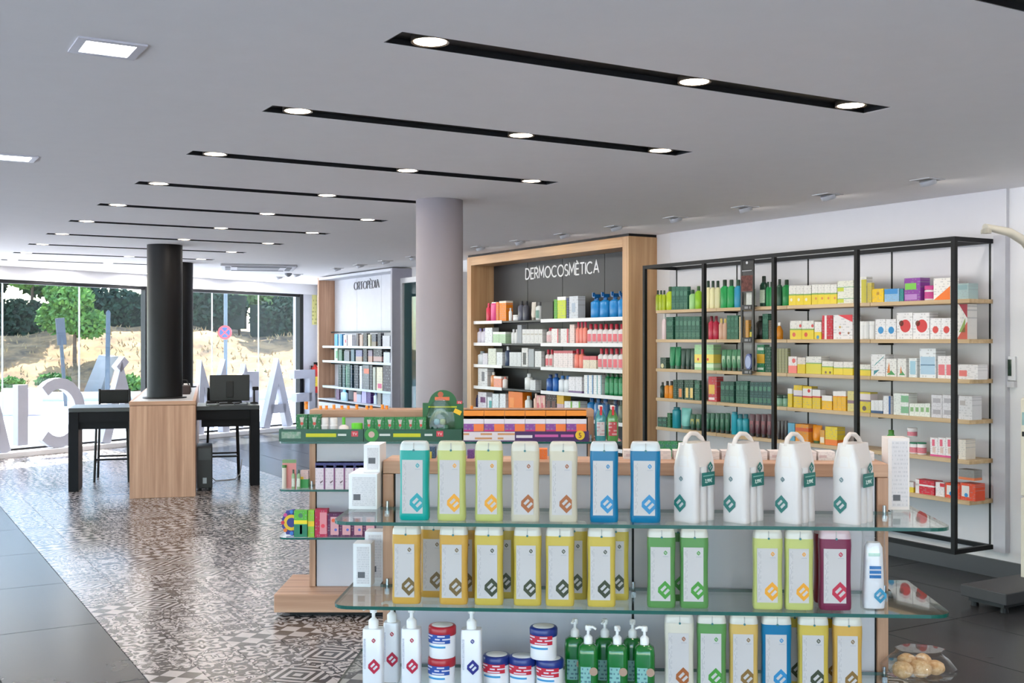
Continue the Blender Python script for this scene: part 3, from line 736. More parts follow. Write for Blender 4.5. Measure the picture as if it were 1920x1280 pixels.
# ------------------------------------------------------------------ product kinds
ITEMS = []
def sec(w, d, n=20, e=3.0, cy=0.0):
    out = []
    for i in range(n):
        t = 2 * PI * i / n; c, s = math.cos(t), math.sin(t)
        out.append((w / 2 * math.copysign(abs(c) ** (2 / e), c), cy + d / 2 * math.copysign(abs(s) ** (2 / e), s)))
    return out
def ring(w, d, z, n=20, e=3.0, cx=0.0, cy=0.0): return [(x + cx, y + cy, z) for x, y in sec(w, d, n, e)]
def body_loft(prof, n=20, e=3.0): return MB().loft([ring(w, d, z, n, e) for w, d, z in prof])
def wrap_label(w, d, z0, z1, mat, parent, x0=-.8, x1=.8, e=3.0, grow=.0008, name='label', k=9):
    """label that follows the front of a body of section w x d; x0..x1 as share of the half width"""
    def yf(x):
        q = min(1.0, abs(x) / (w / 2)); return -(d / 2) * max(0.0, 1 - q ** e) ** (1 / e)
    pts = [(w / 2) * (x0 + (x1 - x0) * i / k) for i in range(k + 1)]
    vs = []; fs = []
    for z in (z0, z1):
        for x in pts: vs.append((x * 1.0, yf(x) - grow, z))
    n = k + 1
    for i in range(k): fs.append((i, i + 1, n + i + 1, n + i))
    mb = MB(); mb.add(vs, fs, 0, True)
    mb.add([(x, y + grow * .6, z) for x, y, z in vs], [f[::-1] for f in fs], 0, True)
    return mb.build(name, mat, parent)
def carton(w, h, d, c='dddddd', p=(), ink='9a9aa0', pr=True, **k):
    o = MB().box(-w / 2, w / 2, 0, d, 0, h).build('carton', printed(c, ink, 9, 12, .38) if pr and k.get('txt', True) else plain(c, .45))
    for q in p:
        x0, x1, z0, z1, cc = q[:5]
        nm = 'colour_band' if x1 - x0 > .95 else 'print_panel'
        MB().box(-w / 2 + x0 * w - (.0004 if nm == 'colour_band' else 0), -w / 2 + x1 * w + (.0004 if nm == 'colour_band' else 0), -.0007, d + .0004 if nm == 'colour_band' else 0, z0 * h, z1 * h).build(nm, plain(cc, .4), o)
    for (cx, cz, r, cc) in k.get('dot', ()):
        disc(0, r * w, -.0012, -.0002, 16).build('round_print', plain(cc, .4), o, (-w / 2 + cx * w, 0, cz * h))
    for (pts, cc) in k.get('poly', ()):
        MB().vprism([(-w / 2 + x * w, z * h) for x, z in pts], -.0010, -.0001).build('print_panel', plain(cc, .4), o)
    return o
def bottle(w, h, d, c='dddddd', cap='20382c', lab=None, capw=.45, caph=.2, e=2.6, ink='8a8a8a', sh=.12, **k):
    d = min(d, w * .8); b = h * (1 - caph)
    o = body_loft([(w * .9, d * .9, 0), (w, d, h * .03), (w, d, b * (1 - sh)), (w * (capw + .25), d * (capw + .25), b * (1 - sh * .35)), (w * capw, d * capw, b)], 14, e).build('bottle', plain(c, .3, 0, .05, .08, .35))
    o.data.transform(__import__('mathutils').Matrix.Translation((0, d / 2, 0)))
    body_loft([(w * capw * 1.12, d * capw * 1.12, b), (w * capw * 1.12, d * capw * 1.12, h * .985), (w * capw * .9, d * capw * .9, h)], 12, 2).build('cap', plain(cap, .35), o, (0, d / 2, 0))
    if lab: wrap_label(w, d, h * .12, b * .68, printed(lab, ink, 7, 9, .4), o, -.82, .82, e, k=5).location = (0, d / 2, 0)
    return o
def tube(w, h, d, c='2c6a48', cap='22322a', lab=None, **k):
    d = min(d, w * .8)
    o = body_loft([(w * .62, d * .8, h * .14), (w * .8, d * .9, h * .3), (w, d * .4, h * .9), (w, d * .12, h)], 14, 2.4).build('tube', plain(c, .3, 0, .05, .08, .35), None)
    o.data.transform(__import__('mathutils').Matrix.Translation((0, d / 2, 0)))
    body_loft([(w * .66, d * .82, 0), (w * .66, d * .82, h * .15)], 12, 2).build('cap', plain(cap, .35), o, (0, d / 2, 0))
    if lab: MB().box(-w * .3, w * .3, d * .16, d * .18, h * .35, h * .7).build('label', plain(lab, .4), o)
    return o
def jar(w, h, d, c='ffffff', cap='eeeeee', lab=None, caph=.28, **k):
    r = w / 2
    o = MB().lathe([(r * .94, 0), (r, h * .04), (r, h * (1 - caph) * .94), (r * .88, h * (1 - caph))], 20, 0, r).build('jar', plain(c, .3, 0, .04, .2))
    MB().lathe([(r * 1.0, h * (1 - caph)), (r * 1.03, h * (1 - caph * .8)), (r * 1.03, h * .96), (r * .95, h)], 20, 0, r).build('lid', plain(cap, .3), o)
    if lab: MB().lathe([(r * 1.006, h * .12), (r * 1.006, h * .58)], 20, 0, r).build('label', printed(lab, '7a7a80', 5, 10, .4), o)
    return o
def spray(w, h, d, c='2b7fc0', cap='1f5f98', lab=None, **k):
    o = bottle(w, h * .8, d, c, cap, lab, .4, .12); d = min(d, w * .8)
    MB().box(-w * .16, w * .16, d * .1, d * .9, h * .8, h * .93).build('trigger_head', plain(cap, .3), o)
    MB().box(-w * .06, w * .06, -d * .05, d * .25, h * .84, h * .99).build('nozzle', plain(cap, .3), o)
    return o
def pump_top(o, cy, z, s, mat, turn=0.0):
    r = MB().lathe([(.016 * s, 0), (.016 * s, .022 * s), (.009 * s, .03 * s), (.0055 * s, .032 * s), (.0055 * s, .05 * s)], 16).build('pump_collar', mat, o, (0, cy, z))
    m = MB().lathe([(.011 * s, .048 * s), (.012 * s, .06 * s), (.009 * s, .066 * s)], 14)
    m.tube([(0, 0, .058 * s), (-.02 * s, 0, .062 * s), (-.034 * s, 0, .056 * s)], [.006 * s, .005 * s, .004 * s], 8)
    q = m.build('pump_head', mat, o, (0, cy, z)); q.rotation_euler = (0, 0, turn)
    return r
# the pharmacy's own diamond emblem: a lozenge with two slots
LOGO = {}
def clipx(poly, c):
    out = []
    for i, a in enumerate(poly):
        b_ = poly[(i + 1) % len(poly)]
        if a[0] <= c: out.append(a)
        if (a[0] <= c) != (b_[0] <= c):
            t = (c - a[0]) / (b_[0] - a[0]); out.append((c, a[1] + t * (b_[1] - a[1])))
    return out
def logo(size, mat, parent, loc, rz=0.0, clip=9.0):
    if clip not in LOGO:
        mb = MB(); A = [-.5, -.27, -.07, .07, .27, .5]; B = [-.5, -.24, -.1, .1, .24, .5]
        for i in range(5):
            for j in range(5):
                if i == 1 and j in (1, 2, 3): continue     # slot
                if i == 3 and j in (1, 2, 3): continue
                if (i, j) in ((0, 0), (4, 4)):             # softened corners
                    continue
                p0, p1, q0, q1 = A[i], A[i + 1], B[j], B[j + 1]
                s = .7071
                pt = [((p + q) * s, (q - p) * s) for p, q in ((p0, q0), (p1, q0), (p1, q1), (p0, q1))]
                pt = clipx(pt, clip)
                if len(pt) > 2: mb.vprism(pt, -.004, .004)
        s = .7071
        for tri in (((-.5, -.24), (-.27, -.5), (-.27, -.24)), ((.27, .5), (.27, .24), (.5, .24))):
            pt = clipx([((p + q) * s, (q - p) * s) for p, q in tri], clip)
            if len(pt) > 2: mb.vprism(pt, -.004, .004)
        o = mb.build('x', mat); LOGO[clip] = o.data; bpy.data.objects.remove(o)
    me = LOGO[clip].copy(); me.materials.clear(); me.materials.append(mat)
    o = bpy.data.objects.new('emblem', me); col.objects.link(o); o.parent = parent; o.location = loc; o.scale = (size, .08, size); o.rotation_euler = (0, 0, rz)
    return o
def gel(w, h, d, c='17a09a', ink='1796a0', head='d9d8d4', mode=0, cap='', **k):
    """tall flat gel bottle: translucent cap end on top, white label, emblem"""
    d = .052
    prof = [(w * .95, d * .92, 0), (w * .99, d, h * .02), (w, d, h * .08), (w * .955, d, h * .35), (w * .96, d, h * .6), (w, d, h * .80), (w * .985, d, h * .89)]
    o = body_loft(prof, 26, 4.0).build('gel_bottle', plain(c, .3, 0, .05, .08, .3))
    body_loft([(w * .985, d, h * .8905), (w * .95, d * .97, h * .95), (w * .88, d * .9, h * .985), (w * .80, d * .75, h)], 26, 4.0).build('cap', plain(head, .3, 0, .03, .2), o)
    MB().box(-.0012, .0012, -d / 2 - .0006, -d / 2 + .004, h * .905, h * .985).build('cap_seam', plain('a8a6a4', .5), o)
    MB().lathe([(.0035, 0), (.0035, .0015)], 12).build('locking_dot', plain('2f6f74', .4), o, (0, -d / 2 - .0012, h * .892), (PI / 2, 0, 0))
    if mode == 0:
        y = -d / 2 - .0012
        MB().box(-w * .39, w * .30, y, y + .004, h * .09, h * .77).build('label', plain('c0bcbd', .5), o)
        MB().box(-w * .36, -w * .25, y - .0003, y, h * .12, h * .74).build('small_print', printed('c0bcbd', '70717c', 3, 30, .5, 'x'), o)
        logo(w * .46, plain(ink, .4), o, (w * .115, y - .0005, h * .23), 0.0, .40)
        logo(w * .115, plain(ink, .4), o, (w * .13, y - .0004, h * .70))
        MB().box(w * .04, w * .23, y - .0004, y, h * .648, h * .656).build('brand_line', plain('a9aab2', .5), o)
    return o
KIND = {'c': (carton, 'carton'), 'b': (bottle, 'bottle'), 't': (tube, 'tube'), 'j': (jar, 'jar'), 's': (spray, 'bottle'), 'g': (gel, 'bottle')}
def put(frame, off, z, place, group, spec, shrink=.97):
    kind, x0, x1, yt, n, desc = spec[:6]; P = dict(spec[6]) if len(spec) > 6 else {}
    s0, d0 = frame.ray(x0, off); s1, d1 = frame.ray(x1, off); st = P.pop('stack', 1); dz = P.pop('z', 0); hh = P.pop('h', None); od = P.pop('o', 0)
    res = []
    for i in range(n):
        a = s0 + (s1 - s0) * i / n; b_ = s0 + (s1 - s0) * (i + 1) / n; w = (b_ - a) * shrink; cx = (a + b_) / 2
        r = d0 + (d1 - d0) * (i + .5) / n
        h = hh if hh else frame.z(yt, r) - z - dz
        if ZMAX[0]: h = min(h, ZMAX[0] - z - dz)
        h = max(h, .02); dd = P.get('d', min(.09, max(.03, w * .7)))
        Q = {k_: v_ for k_, v_ in P.items() if k_ != 'd'}
        for k_ in range(st):
            o = KIND[kind][0](w, h / st - .0006, dd, **Q); cy = off + od + (dd if kind == 'g' else 0) * .5
            o.location = frame.P(cx, cy, z + dz + k_ * h / st); o.rotation_euler = (0, 0, frame.rot)
            dsc = desc if st == 1 else ('lower ' if k_ == 0 else 'upper ') + desc
            ITEMS.append((o, dsc, place, KIND[kind][1], x0 + (x1 - x0) * (i + .5) / n, group)); res.append(o)
    return res
ZMAX = [None]
def shelf_items(frame, off, z, place, group, specs, zmax=None):
    ZMAX[0] = zmax
    for s in specs: put(frame, off, z, place, group, s)
    ZMAX[0] = None

# ------------------------------------------------------------------ NATURAL wall unit
FU0, FU1, FV, FZ0, FZ1 = 4.805, 8.17, 6.196, .19, 2.28
posts = [FU1 - .84125 * k for k in range(5)]
root = empty('wall_shelving', WALL.P(-FU1, WV, 0), WALL.rot); L = FU1 - FU0; D = WV - FV
FR = plain('0d0e11', .5, 0, .05, 0, .3)
MB().box(-.1, L + .1, -.03, 0, .18, H - .001).build('back_panel', plain('d6d5da', .6, 0, .02), root)
for z0, z1 in ((FZ0, FZ0 + .03), (FZ1 - .03, FZ1)):
    MB().box(0, L, -D, -D + .03, z0, z1).build('front_rail', FR, root)
    MB().box(0, L, -.06, -.03, z0, z1).build('rear_rail', FR, root)
    for k in (0, 4): MB().box(k * L / 4 - (.03 if k else 0), k * L / 4 + (0 if k else .03), -D + .03, -.06, z0, z1).build('side_rail', FR, root)
for k in range(5):
    x = k * L / 4 - (.03 if k == 4 else (0 if k == 0 else .015)); MB().box(x, x + .03, -D, -D + .03, FZ0 + .03, FZ1 - .03).build('post', FR, root)
    MB().box(x, x + .012, -.034, -.03, FZ0 + .03, FZ1 - .03).build('wall_upright', FR, root)
SZ = [1.873, 1.605, 1.337, 1.067, .80, .53]
for z in SZ:
    for k in range(4):
        MB().box(k * L / 4 + .002, (k + 1) * L / 4 - .002, -.274, -.031, z - .028, z).build('shelf_board', SHELFOAK('x'), root, bevel=.002)
    for k in range(1, 4):
        x = k * L / 4 - (.02 if k == 4 else .006)
        MB().vprism([(0, 0), (.012, 0), (.012, -.014), (0, -.014)], 0.05, .2).build('bracket', FR, root, (x, -.232, z - .0285))
tag(root, 'black framed wall unit with six oak shelves under the NATURAL sign', 'shelving')
NM = ['top', 'second', 'third', 'fourth', 'fifth', 'lowest']
DG = '1f5140'; LIME = 'a9bd1d'; YB = [(0, 1, 0, .5, 'e3c81e'), (0, 1, .5, .58, '86a83a')]
def C(x0, x1, y, n, desc, c, p=(), **k): return ('c', x0, x1, y, n, desc, dict(c=c, p=p, **k))
def B(x0, x1, y, n, desc, c, cap='1c3a2c', lab=None, **k): return ('b', x0, x1, y, n, desc, dict(c=c, cap=cap, lab=lab, **k))
def T(x0, x1, y, n, desc, c, cap='1d2f28', lab=None, **k): return ('t', x0, x1, y, n, desc, dict(c=c, cap=cap, lab=lab, **k))
def J(x0, x1, y, n, desc, c, cap='eeeeee', lab=None, **k): return ('j', x0, x1, y, n, desc, dict(c=c, cap=cap, lab=lab, **k))
YW = [(0, 1, 0, .5, 'e6cd2a'), (0, 1, .5, .57, '7ea650')]
GP = [(.15, .85, .62, .8, '3c7a64'), (.15, .85, .1, .3, '2c6a52')]
nat = [
 [B(1228, 1246, 544, 3, 'short lime green bottle', LIME, '20382a'), B(1246.5, 1258, 537, 1, 'tall lime green bottle', 'b4cc20', '1c4a2a'),
  C(1259, 1289, 537, 4, 'dark green carton', '1d5c4a', GP, ink='4d8a78'), B(1290, 1300, 543, 1, 'pale green bottle', '9fd08a', '1f4a34'), B(1301, 1311, 536, 1, 'bright green bottle', '8cc21c', '2a5a20'),
  B(1320, 1347, 526, 3, 'cream bottle with dark cap', 'e6e0b0', '143a28', caph=.24), B(1348, 1373, 524, 2, 'emerald bottle with dark cap', '1d9a50', '123a26', caph=.22), B(1374, 1386, 524, 1, 'blue bottle', '2a90b8', '14402c', caph=.22),
  B(1422, 1434, 517, 1, 'tall dark green bottle', '1c3f30', '12241c', 'b8c8b0'), B(1434.5, 1447, 528, 2, 'slim green bottle', '1f8a4c', '123a26'),
  B(1454, 1463, 523, 1, 'slim dark bottle', '1d4a34', '122a1e'), B(1464, 1477, 524, 1, 'round green bottle', '1f8f48', '143a24'),
  C(1479, 1521, 535, 3, 'low white and yellow carton', 'e4e2dc', YW, dot=[(.35, .28, .16, 'f0ead0')]), C(1522, 1569, 533, 4, 'narrow white and yellow carton', 'e6e4de', YW, dot=[(.7, .3, .16, 'd98a40')]),
  C(1570, 1600, 526, 1, 'pale yellow green carton', 'e6e6d8', [(0, .4, .08, .4, 'c6d02c'), (0, 1, .4, .46, '7fb08a')], stack=2),
  C(1607, 1625, 519, 1, 'tall white and olive carton', 'e8e6e0', [(.45, 1, .0, .9, 'c8be3a')]), C(1626, 1634, 530, 1, 'slim yellow carton', 'd8c650'),
  C(1635, 1657, 541, 1, 'plain yellow carton', 'efc713', [(.4, .6, .55, .75, 'b8860b')]), C(1658, 1686, 541, 1, 'light blue carton', '8fbbe0', [(.0, .9, .6, 1, '3f8fd0')]), C(1687, 1694, 541, 1, 'slim teal carton', '1f8a8a'),
  C(1695, 1726, 521, 1, 'purple carton with green flash', '8c3fa0', [(.05, .75, .5, .78, '7cc84a'), (.05, .8, .06, .3, 'b884c8')], d=.1), J(1728, 1748, 535, 1, 'white and magenta tub', 'e9e2e6', 'd0408f', 'd0408f'),
  C(1750, 1782, 521, 1, 'white and orange carton', 'f0ece6', (), poly=[([(0, 0), (1, 0), (1, .62)], 'f0781c')]), C(1794, 1816, 531, 1, 'pale grey blue carton', 'a9c0c0', [(.1, .9, .6, .9, '8fb0b4')], d=.1)],
 [B(1239, 1247, 588, 1, 'white and pink bottle', 'e2cdd0', 'efefef'), C(1249, 1262, 594, 1, 'wide dark green carton', '1c5a48', GP, ink='4d8a78'), C(1266, 1312, 593, 6, 'dark green carton', '1d5a48', GP, ink='4d8a78'),
  B(1326, 1344, 592, 2, 'crimson bottle', 'c02848', '7a1830', caph=.22), B(1346, 1361, 597, 2, 'clear amber bottle', 'd0a890', 'd8c070'), C(1363, 1384, 591, 3, 'dark green carton by the black strip', '24614a', GP, ink='6aa088', stack=2),
  C(1386, 1391, 593, 1, 'slim cream carton', 'd8c49a'), B(1415, 1428, 592, 1, 'black bottle', '191a18', '121212'), C(1429.5, 1440, 588, 1, 'tall dark green carton', '1c5c48', GP, ink='5f9a84'), C(1441, 1447, 600, 1, 'slim brown carton', '5a4a3a'),
  B(1452, 1463, 604, 1, 'amber bottle with white cap', 'c8801c', 'eeeeee', capw=.35, sh=.4),
  C(1481, 1526, 601, 2, 'white and yellow fruit carton', 'e9e6e0', YW, dot=[(.35, .25, .14, 'd8543c'), (.9, .72, .1, 'd04848')]), C(1527, 1540, 603, 1, 'small white and yellow carton', 'ece8e2', [(0, 1, 0, .42, 'e8cc28')], dot=[(.5, .12, .2, '3f8fb8')]),
  C(1541, 1561, 591, 1, 'red carton with white stripe', 'c81c34', [(.25, .45, 0, 1, 'f0e6e6')]), C(1562, 1599, 590, 1, 'wide white and red carton', 'ece8ea', (), poly=[([(.25, 1), (1, 1), (1, .7)], 'd81c34')], dot=[(.35, .5, .05, 'c8a048'), (.35, .25, .06, 'b04038'), (.8, .25, .05, '8a5a3c')]),
  J(1608, 1637, 602, 3, 'plain white tub', 'efeff0', 'f4f4f4', caph=.22), C(1641, 1680, 598, 2, 'white carton with blue dot', 'ecebee', dot=[(.55, .45, .28, '2a8fd0')]),
  C(1681, 1743, 586, 2, 'large white carton with red dot', 'eeecee', dot=[(.55, .5, .33, 'd42c30'), (.3, .6, .15, '6a4030')]), C(1744, 1785, 596, 2, 'small white carton with red dot', 'eeecee', dot=[(.5, .45, .28, 'd8403c')]),
  C(1794, 1814, 570, 1, 'tall white carton with red corner', 'e8e4e0', (), poly=[([(.2, 1), (1, 1), (1, .6)], 'a81c38'), ([(0, 0), (1, 0), (1, .5)], 'c8503c'), ([(.2, .2), (.8, .2), (.8, .6)], '8aa850')], d=.1)],
 [C(1238, 1249, 670, 1, 'small dark carton', '2a4a3c', dot=[(.35, .25, .25, 'd8d0a0')]), T(1252, 1273, 650, 2, 'broad green tube', '1f8a58', '1d5a40'), T(1274, 1301, 653, 3, 'dark grey green tube', '2b4a40', '22302a'),
  C(1302, 1338, 646, 2, 'pale green and yellow carton', 'a6d6a0', [(0, 1, .28, .62, 'f0d85c'), (0, 1, .1, .24, 'd8eed0')], dot=[(.4, .42, .1, 'd8543c')]), T(1350, 1389, 655, 4, 'mottled green tube', '4a8a62', '2c4a3a', 'a8c8a8'),
  C(1419, 1433, 646, 1, 'green carton with yellow panel', '2a8a5c', [(0, 1, .32, .66, 'e8b834'), (.1, .9, .8, .9, 'e0ece0'), (.1, .9, .08, .16, 'e0ece0')]), C(1434, 1445, 650, 1, 'slim dark green carton', '1f5a44'),
  C(1454, 1477, 653, 4, 'slim olive carton', '8a8a64', [(.4, .6, 0, 1, 'b0b088')]), C(1478, 1494, 668, 1, 'white and coral carton', 'ece4e4', [(0, 1, 0, .45, 'f08078')], dot=[(.65, .75, .2, 'e06060')]),
  C(1495, 1510, 670, 1, 'small yellow carton', 'e4dcd4', [(0, 1, 0, .58, 'e0c428')]), C(1511, 1540, 668, 1, 'wide white and yellow carton', 'e4e2de', [(0, 1, 0, .58, 'd8cc38'), (0, 1, .58, .64, '7aa860')]), C(1541, 1562, 677, 1, 'low yellow carton', 'e6e4de', [(0, 1, 0, .55, 'dccc1c'), (0, 1, .55, .62, '74a848')], dot=[(.35, .15, .09, '6a4a30'), (.75, .15, .09, '6a4a30')]),
  C(1563, 1599, 678, 2, 'low white and yellow carton', 'e8e4e0', YW), C(1608, 1632, 683, 1, 'low yellow carton behind the post', 'e8e6e0', YW), C(1633, 1660, 664, 1, 'white carton with teal wedges', 'ecebee', (), poly=[([(.2, .45), (.85, .85), (.95, .95), (.3, .55)], '2a9a9a'), ([(.2, .05), (.6, .3), (.2, .25)], '2a8a9a')]),
  C(1661, 1681, 672, 1, 'white carton with orange plant', 'eceae8', (), poly=[([(.1, .2), (.3, .8), (.4, .2)], 'e08a4c'), ([(.1, .1), (.9, .1), (.5, .35)], '4a9a5c')]), C(1682.5, 1699, 672, 1, 'smaller white carton with orange plant', 'ebe9e8', (), poly=[([(.3, .2), (.4, .6), (.55, .2)], 'e08a4c'), ([(.2, .1), (.9, .1), (.5, .35)], '4a9a5c')]),
  C(1704, 1719, 671, 1, 'pale blue and white carton', 'e4e8ec', [(.15, .85, .15, .85, '9fc8dc')]), C(1724, 1755, 653, 1, 'tall white and sky blue carton', 'e4e8ee', [(.05, .95, .12, .72, 'aac8e0'), (.05, .95, .42, .46, '7fa8cc')], d=.1), C(1758, 1788, 667, 2, 'white and red striped carton', 'eae6e8', [(.1, .9, .15, .62, 'e0707a')]),
  C(1796, 1834, 683, 1, 'low white and red carton', 'e4e0e2', [(.05, .45, .2, .6, 'e0706c')], d=.1)],
 [B(1236, 1243, 716, 1, 'small dark bottle', '243a30', '1a221e'), B(1244, 1260, 714, 2, 'orange bottle with black cap', 'e08a1c', '23231f', caph=.25), C(1262, 1269, 712, 1, 'slim dark green carton', '1f4a3a'), C(1270, 1281, 712, 1, 'dark carton with orange tube print', '24483a', [(.25, .75, .1, .55, 'e0884c')]),
  C(1283, 1300, 712, 2, 'dark carton with cream print', '28503e', [(.3, .9, .1, .6, 'e8c878')]), C(1302, 1312, 713, 1, 'dark green carton', '1f5a44', GP), C(1328, 1344, 706, 1, 'tall red and yellow carton', 'c84048', [(.05, .75, .3, .68, 'e8b848'), (.05, .75, .06, .16, 'f0dcdc')]),
  C(1351, 1376, 715, 3, 'tall dark green carton', '1e5044', GP, ink='4f8a7a'), C(1380, 1402, 714, 3, 'mid green tall carton', '24594a', GP, ink='5f9a86'), C(1406, 1446, 716, 5, 'teal green tall carton', '1b4a48', GP, ink='4a8a86'),
  J(1453, 1476, 740, 2, 'pale green jar', '7fa890', '2a4a3e'), C(1477, 1485, 728, 1, 'slim yellow carton', 'e0c428', [(0, 1, .72, 1, 'e6e4e6')]), C(1488, 1504, 722, 1, 'tall yellow carton with mauve band', 'e4c430', [(0, 1, .55, .78, 'dcd4dc'), (0, 1, .5, .55, '8a6a88')]), C(1505, 1522, 724, 1, 'yellow carton with red arrow', 'e6c834', [(0, 1, .56, .9, 'e6e2e4'), (0, 1, .48, .56, 'd04038')], dot=[(.7, .8, .15, 'c82c34')]),
  C(1523, 1538, 730, 1, 'yellow carton with red stripe', 'dfc02c', [(0, 1, .66, 1, 'e4e0e2'), (0, 1, .58, .66, 'c83c34')]), C(1541, 1560, 741, 1, 'squat yellow carton', 'ecb81c', [(0, 1, .62, 1, 'e6e2e0')]), C(1562, 1586, 733, 3, 'slim orange yellow carton', 'ecb41c', [(0, 1, .75, 1, 'e8e4e2'), (0, 1, .7, .75, 'e88a1c')]), C(1589, 1601, 733, 1, 'yellow white carton before the post', 'd8cc88', [(0, 1, .4, .55, '8a6a7a')]),
  C(1609, 1632, 735, 1, 'yellow and mauve carton behind post', 'dcc838', [(0, 1, .62, .92, 'e0d4d8'), (0, 1, .54, .62, '7a5a78')], dot=[(.5, .2, .16, '5a4a48')]), C(1633, 1655, 750, 3, 'small white carton with navy foot', 'e6e6ea', [(0, 1, 0, .2, '1f4a7a')]), C(1656, 1670, 742, 1, 'white carton with blue side', 'e6e6ec', [(.75, 1, 0, 1, '2a5a9a')]),
  C(1675, 1704, 737, 1, 'white and green flat carton', 'e2e6e2', [(.5, 1, .2, .8, '7ab088')], stack=2), C(1705, 1744, 756, 4, 'low white and green carton', 'e2e6de', [(.2, .8, .35, .7, '86b078')]), C(1746, 1788, 740, 2, 'flat grey and white carton', 'd2d0d6', [(.15, .85, .3, .7, 'a8a4ac')], stack=2), C(1797, 1823, 742, 1, 'grey and white carton behind post', 'd4d2d6', [(.1, .5, .6, .8, 'b0a8a8')], d=.1)],
 [C(1233, 1250, 782, 2, 'small dark green carton', '1f4f3c', GP), C(1251, 1257, 774, 1, 'slim green carton', '2a6a3c'), B(1258, 1270, 763, 1, 'teal bottle', '1f90a0', '1a7080', capw=.7, caph=.1), T(1271, 1290, 765, 1, 'pale teal tube', '7fc8c0', '2a6a6a'), T(1291, 1312, 776, 2, 'green and gold tube', '2c5a40', '1c2f26', 'a8a860'),
  T(1320, 1366, 774, 5, 'dark green tube', '1f5a40', '16281f', '3f7a5c'), B(1369, 1379, 772, 1, 'tall teal bottle', '2aa8bc', '1f8a9c', capw=.75, caph=.1), B(1380, 1400, 776, 2, 'teal bottle with dark cap', '1f94a4', '176a78', capw=.6), T(1402, 1446, 776, 4, 'maroon tube', '5a3038', '2a1c1f', '8a4a50'), T(1455, 1475, 788, 3, 'dark brown tube', '3a2f30', '241e1e'),
  C(1477, 1490, 793, 1, 'blue carton', '5aa8c8'), C(1491, 1516, 795, 1, 'orange carton with red print', 'e89830', [(0, 1, .6, .8, 'd86030')]), T(1518, 1536, 797, 1, 'orange tube', 'e8901c', '3a5a20'), C(1537, 1546, 806, 1, 'small orange and white carton', 'e0a040', [(.1, .9, .1, .5, 'ece0c8')]), C(1547, 1570, 800, 1, 'yellow carton with orange foot', 'e8cc2c', [(0, 1, 0, .3, 'ec7a1c')]),
  B(1652, 1676, 806, 1, 'green bottle with white label', '5fae5c', '4a8a2c', 'e4ecdc', capw=.35, sh=.35), J(1688, 1730, 829, 3, 'white and pink tin', 'ece6e8', '2a7a5a', 'e08090', caph=.12), J(1697, 1712, 802, 1, 'white and pink tin on top', 'ece6e8', 'ece6e8', 'e08090', z=.118),
  C(1744, 1788, 820, 3, 'white carton with pink figure', 'ece6e8', [(0, 1, 0, .1, 'd04888'), (.25, .6, .55, .9, 'e0607c'), (.3, .7, .2, .5, 'dcc0b8')]), C(1797, 1811, 824, 1, 'plain cream carton', 'dfd6cc', d=.1)],
 [C(1234, 1270, 827, 3, 'flat green carton', '2a8a4c', GP), C(1687, 1697, 907, 1, 'tiny yellow and orange carton', 'e8c838', [(0, 1, 0, .4, 'e87a2c')]), C(1698, 1713, 903, 1, 'small white and yellow carton', 'e2dee0', [(0, 1, 0, .5, 'e0c838')]), C(1716, 1752, 900, 1, 'red and white carton', 'cc2038', [(0, .2, 0, 1, 'ece6e6'), (.0, 1, .56, .68, 'f0eaea')]), C(1754, 1771, 904, 1, 'white and red carton', 'eae4e6', [(.5, 1, .7, .95, 'd02438')]),
  C(1772, 1829, 906, 2, 'orange carton with blue drop', 'dc4a24', [(.1, .6, .2, .85, 'e6e2e0')], dot=[(.4, .3, .12, '2a8fd0')], d=.1), C(1797, 1827, 880, 1, 'orange and grey carton on top', '8c8a88', [(0, 1, 0, .25, 'e07844')], z=.135, d=.08)],
]
for k, sp in enumerate(nat): shelf_items(WALL, 6.375, SZ[k], f'{NM[k]} shelf under NATURAL sign', f'products on the {NM[k]} oak shelf', sp, SZ[k - 1] - .032 if k else None)
# black hanging display strip
s0, d0 = WALL.ray(1388.5, 6.30); s1, _ = WALL.ray(1413, 6.30); zt = 2.262; zb = 1.345; w = s1 - s0
root = empty('display_strip', WALL.P((s0 + s1) / 2, 6.30, 0), WALL.rot)
for x in (-w / 2, w / 2 - .022): MB().box(x, x + .022, 0, .012, zb, zt).build('side_rail', plain('131316', .4), root)
MB().box(-w / 2 + .022, w / 2 - .022, .002, .010, 1.99, zt).build('header_panel', plain('17161a', .35), root)
MB().box(-w / 2 + .012, w / 2 - .012, -.001, .0, 2.0, 2.13).build('header_picture', ground_mat('brown_picture', '3a2222', '8a5a52', 14), root)
MB().box(-w / 2 + .02, w / 2 - .02, -.001, .0, 2.16, 2.18).build('brand_line', printed('17161a', 'b8b8bc', 1, 9, .8, k=1.0), root)
disc(0, .012, -.002, 0, 10).build('emblem', plain('e4e4e6', .4), root, (0, 0, 2.235))
for z in (SZ[0] + .003, SZ[1] + .003, 1.345):
    MB().box(-w / 2 + .022, w / 2 - .022, 0, .06, z - .0, z + .006).build('tray', plain('1d1d20', .4), root)
    MB().box(-w / 2 + .022, w / 2 - .022, -.002, .004, z - .03, z + .012).build('tray_lip', printed('1a1b1f', 'c4c6ca', 1, 8, .5), root)
tag(root, 'narrow black display strip hung before the NATURAL shelves', 'display')
pl = 'the black display strip'
put(WALL, 6.312, SZ[0] + .009, pl, 'products in the black strip', C(1399, 1410, 541, 1, 'pale grey carton', 'c8ccc4', d=.04))
put(WALL, 6.312, SZ[1] + .009, pl, 'products in the black strip', C(1397.5, 1403.5, 600, 1, 'gold carton', 'c08a34', d=.03))
put(WALL, 6.312, SZ[1] + .009, pl, 'products in the black strip', B(1404.5, 1410.5, 612, 1, 'small bottle with yellow label', '2c4a3c', '1d2a24', 'd8c83a', d=.03))
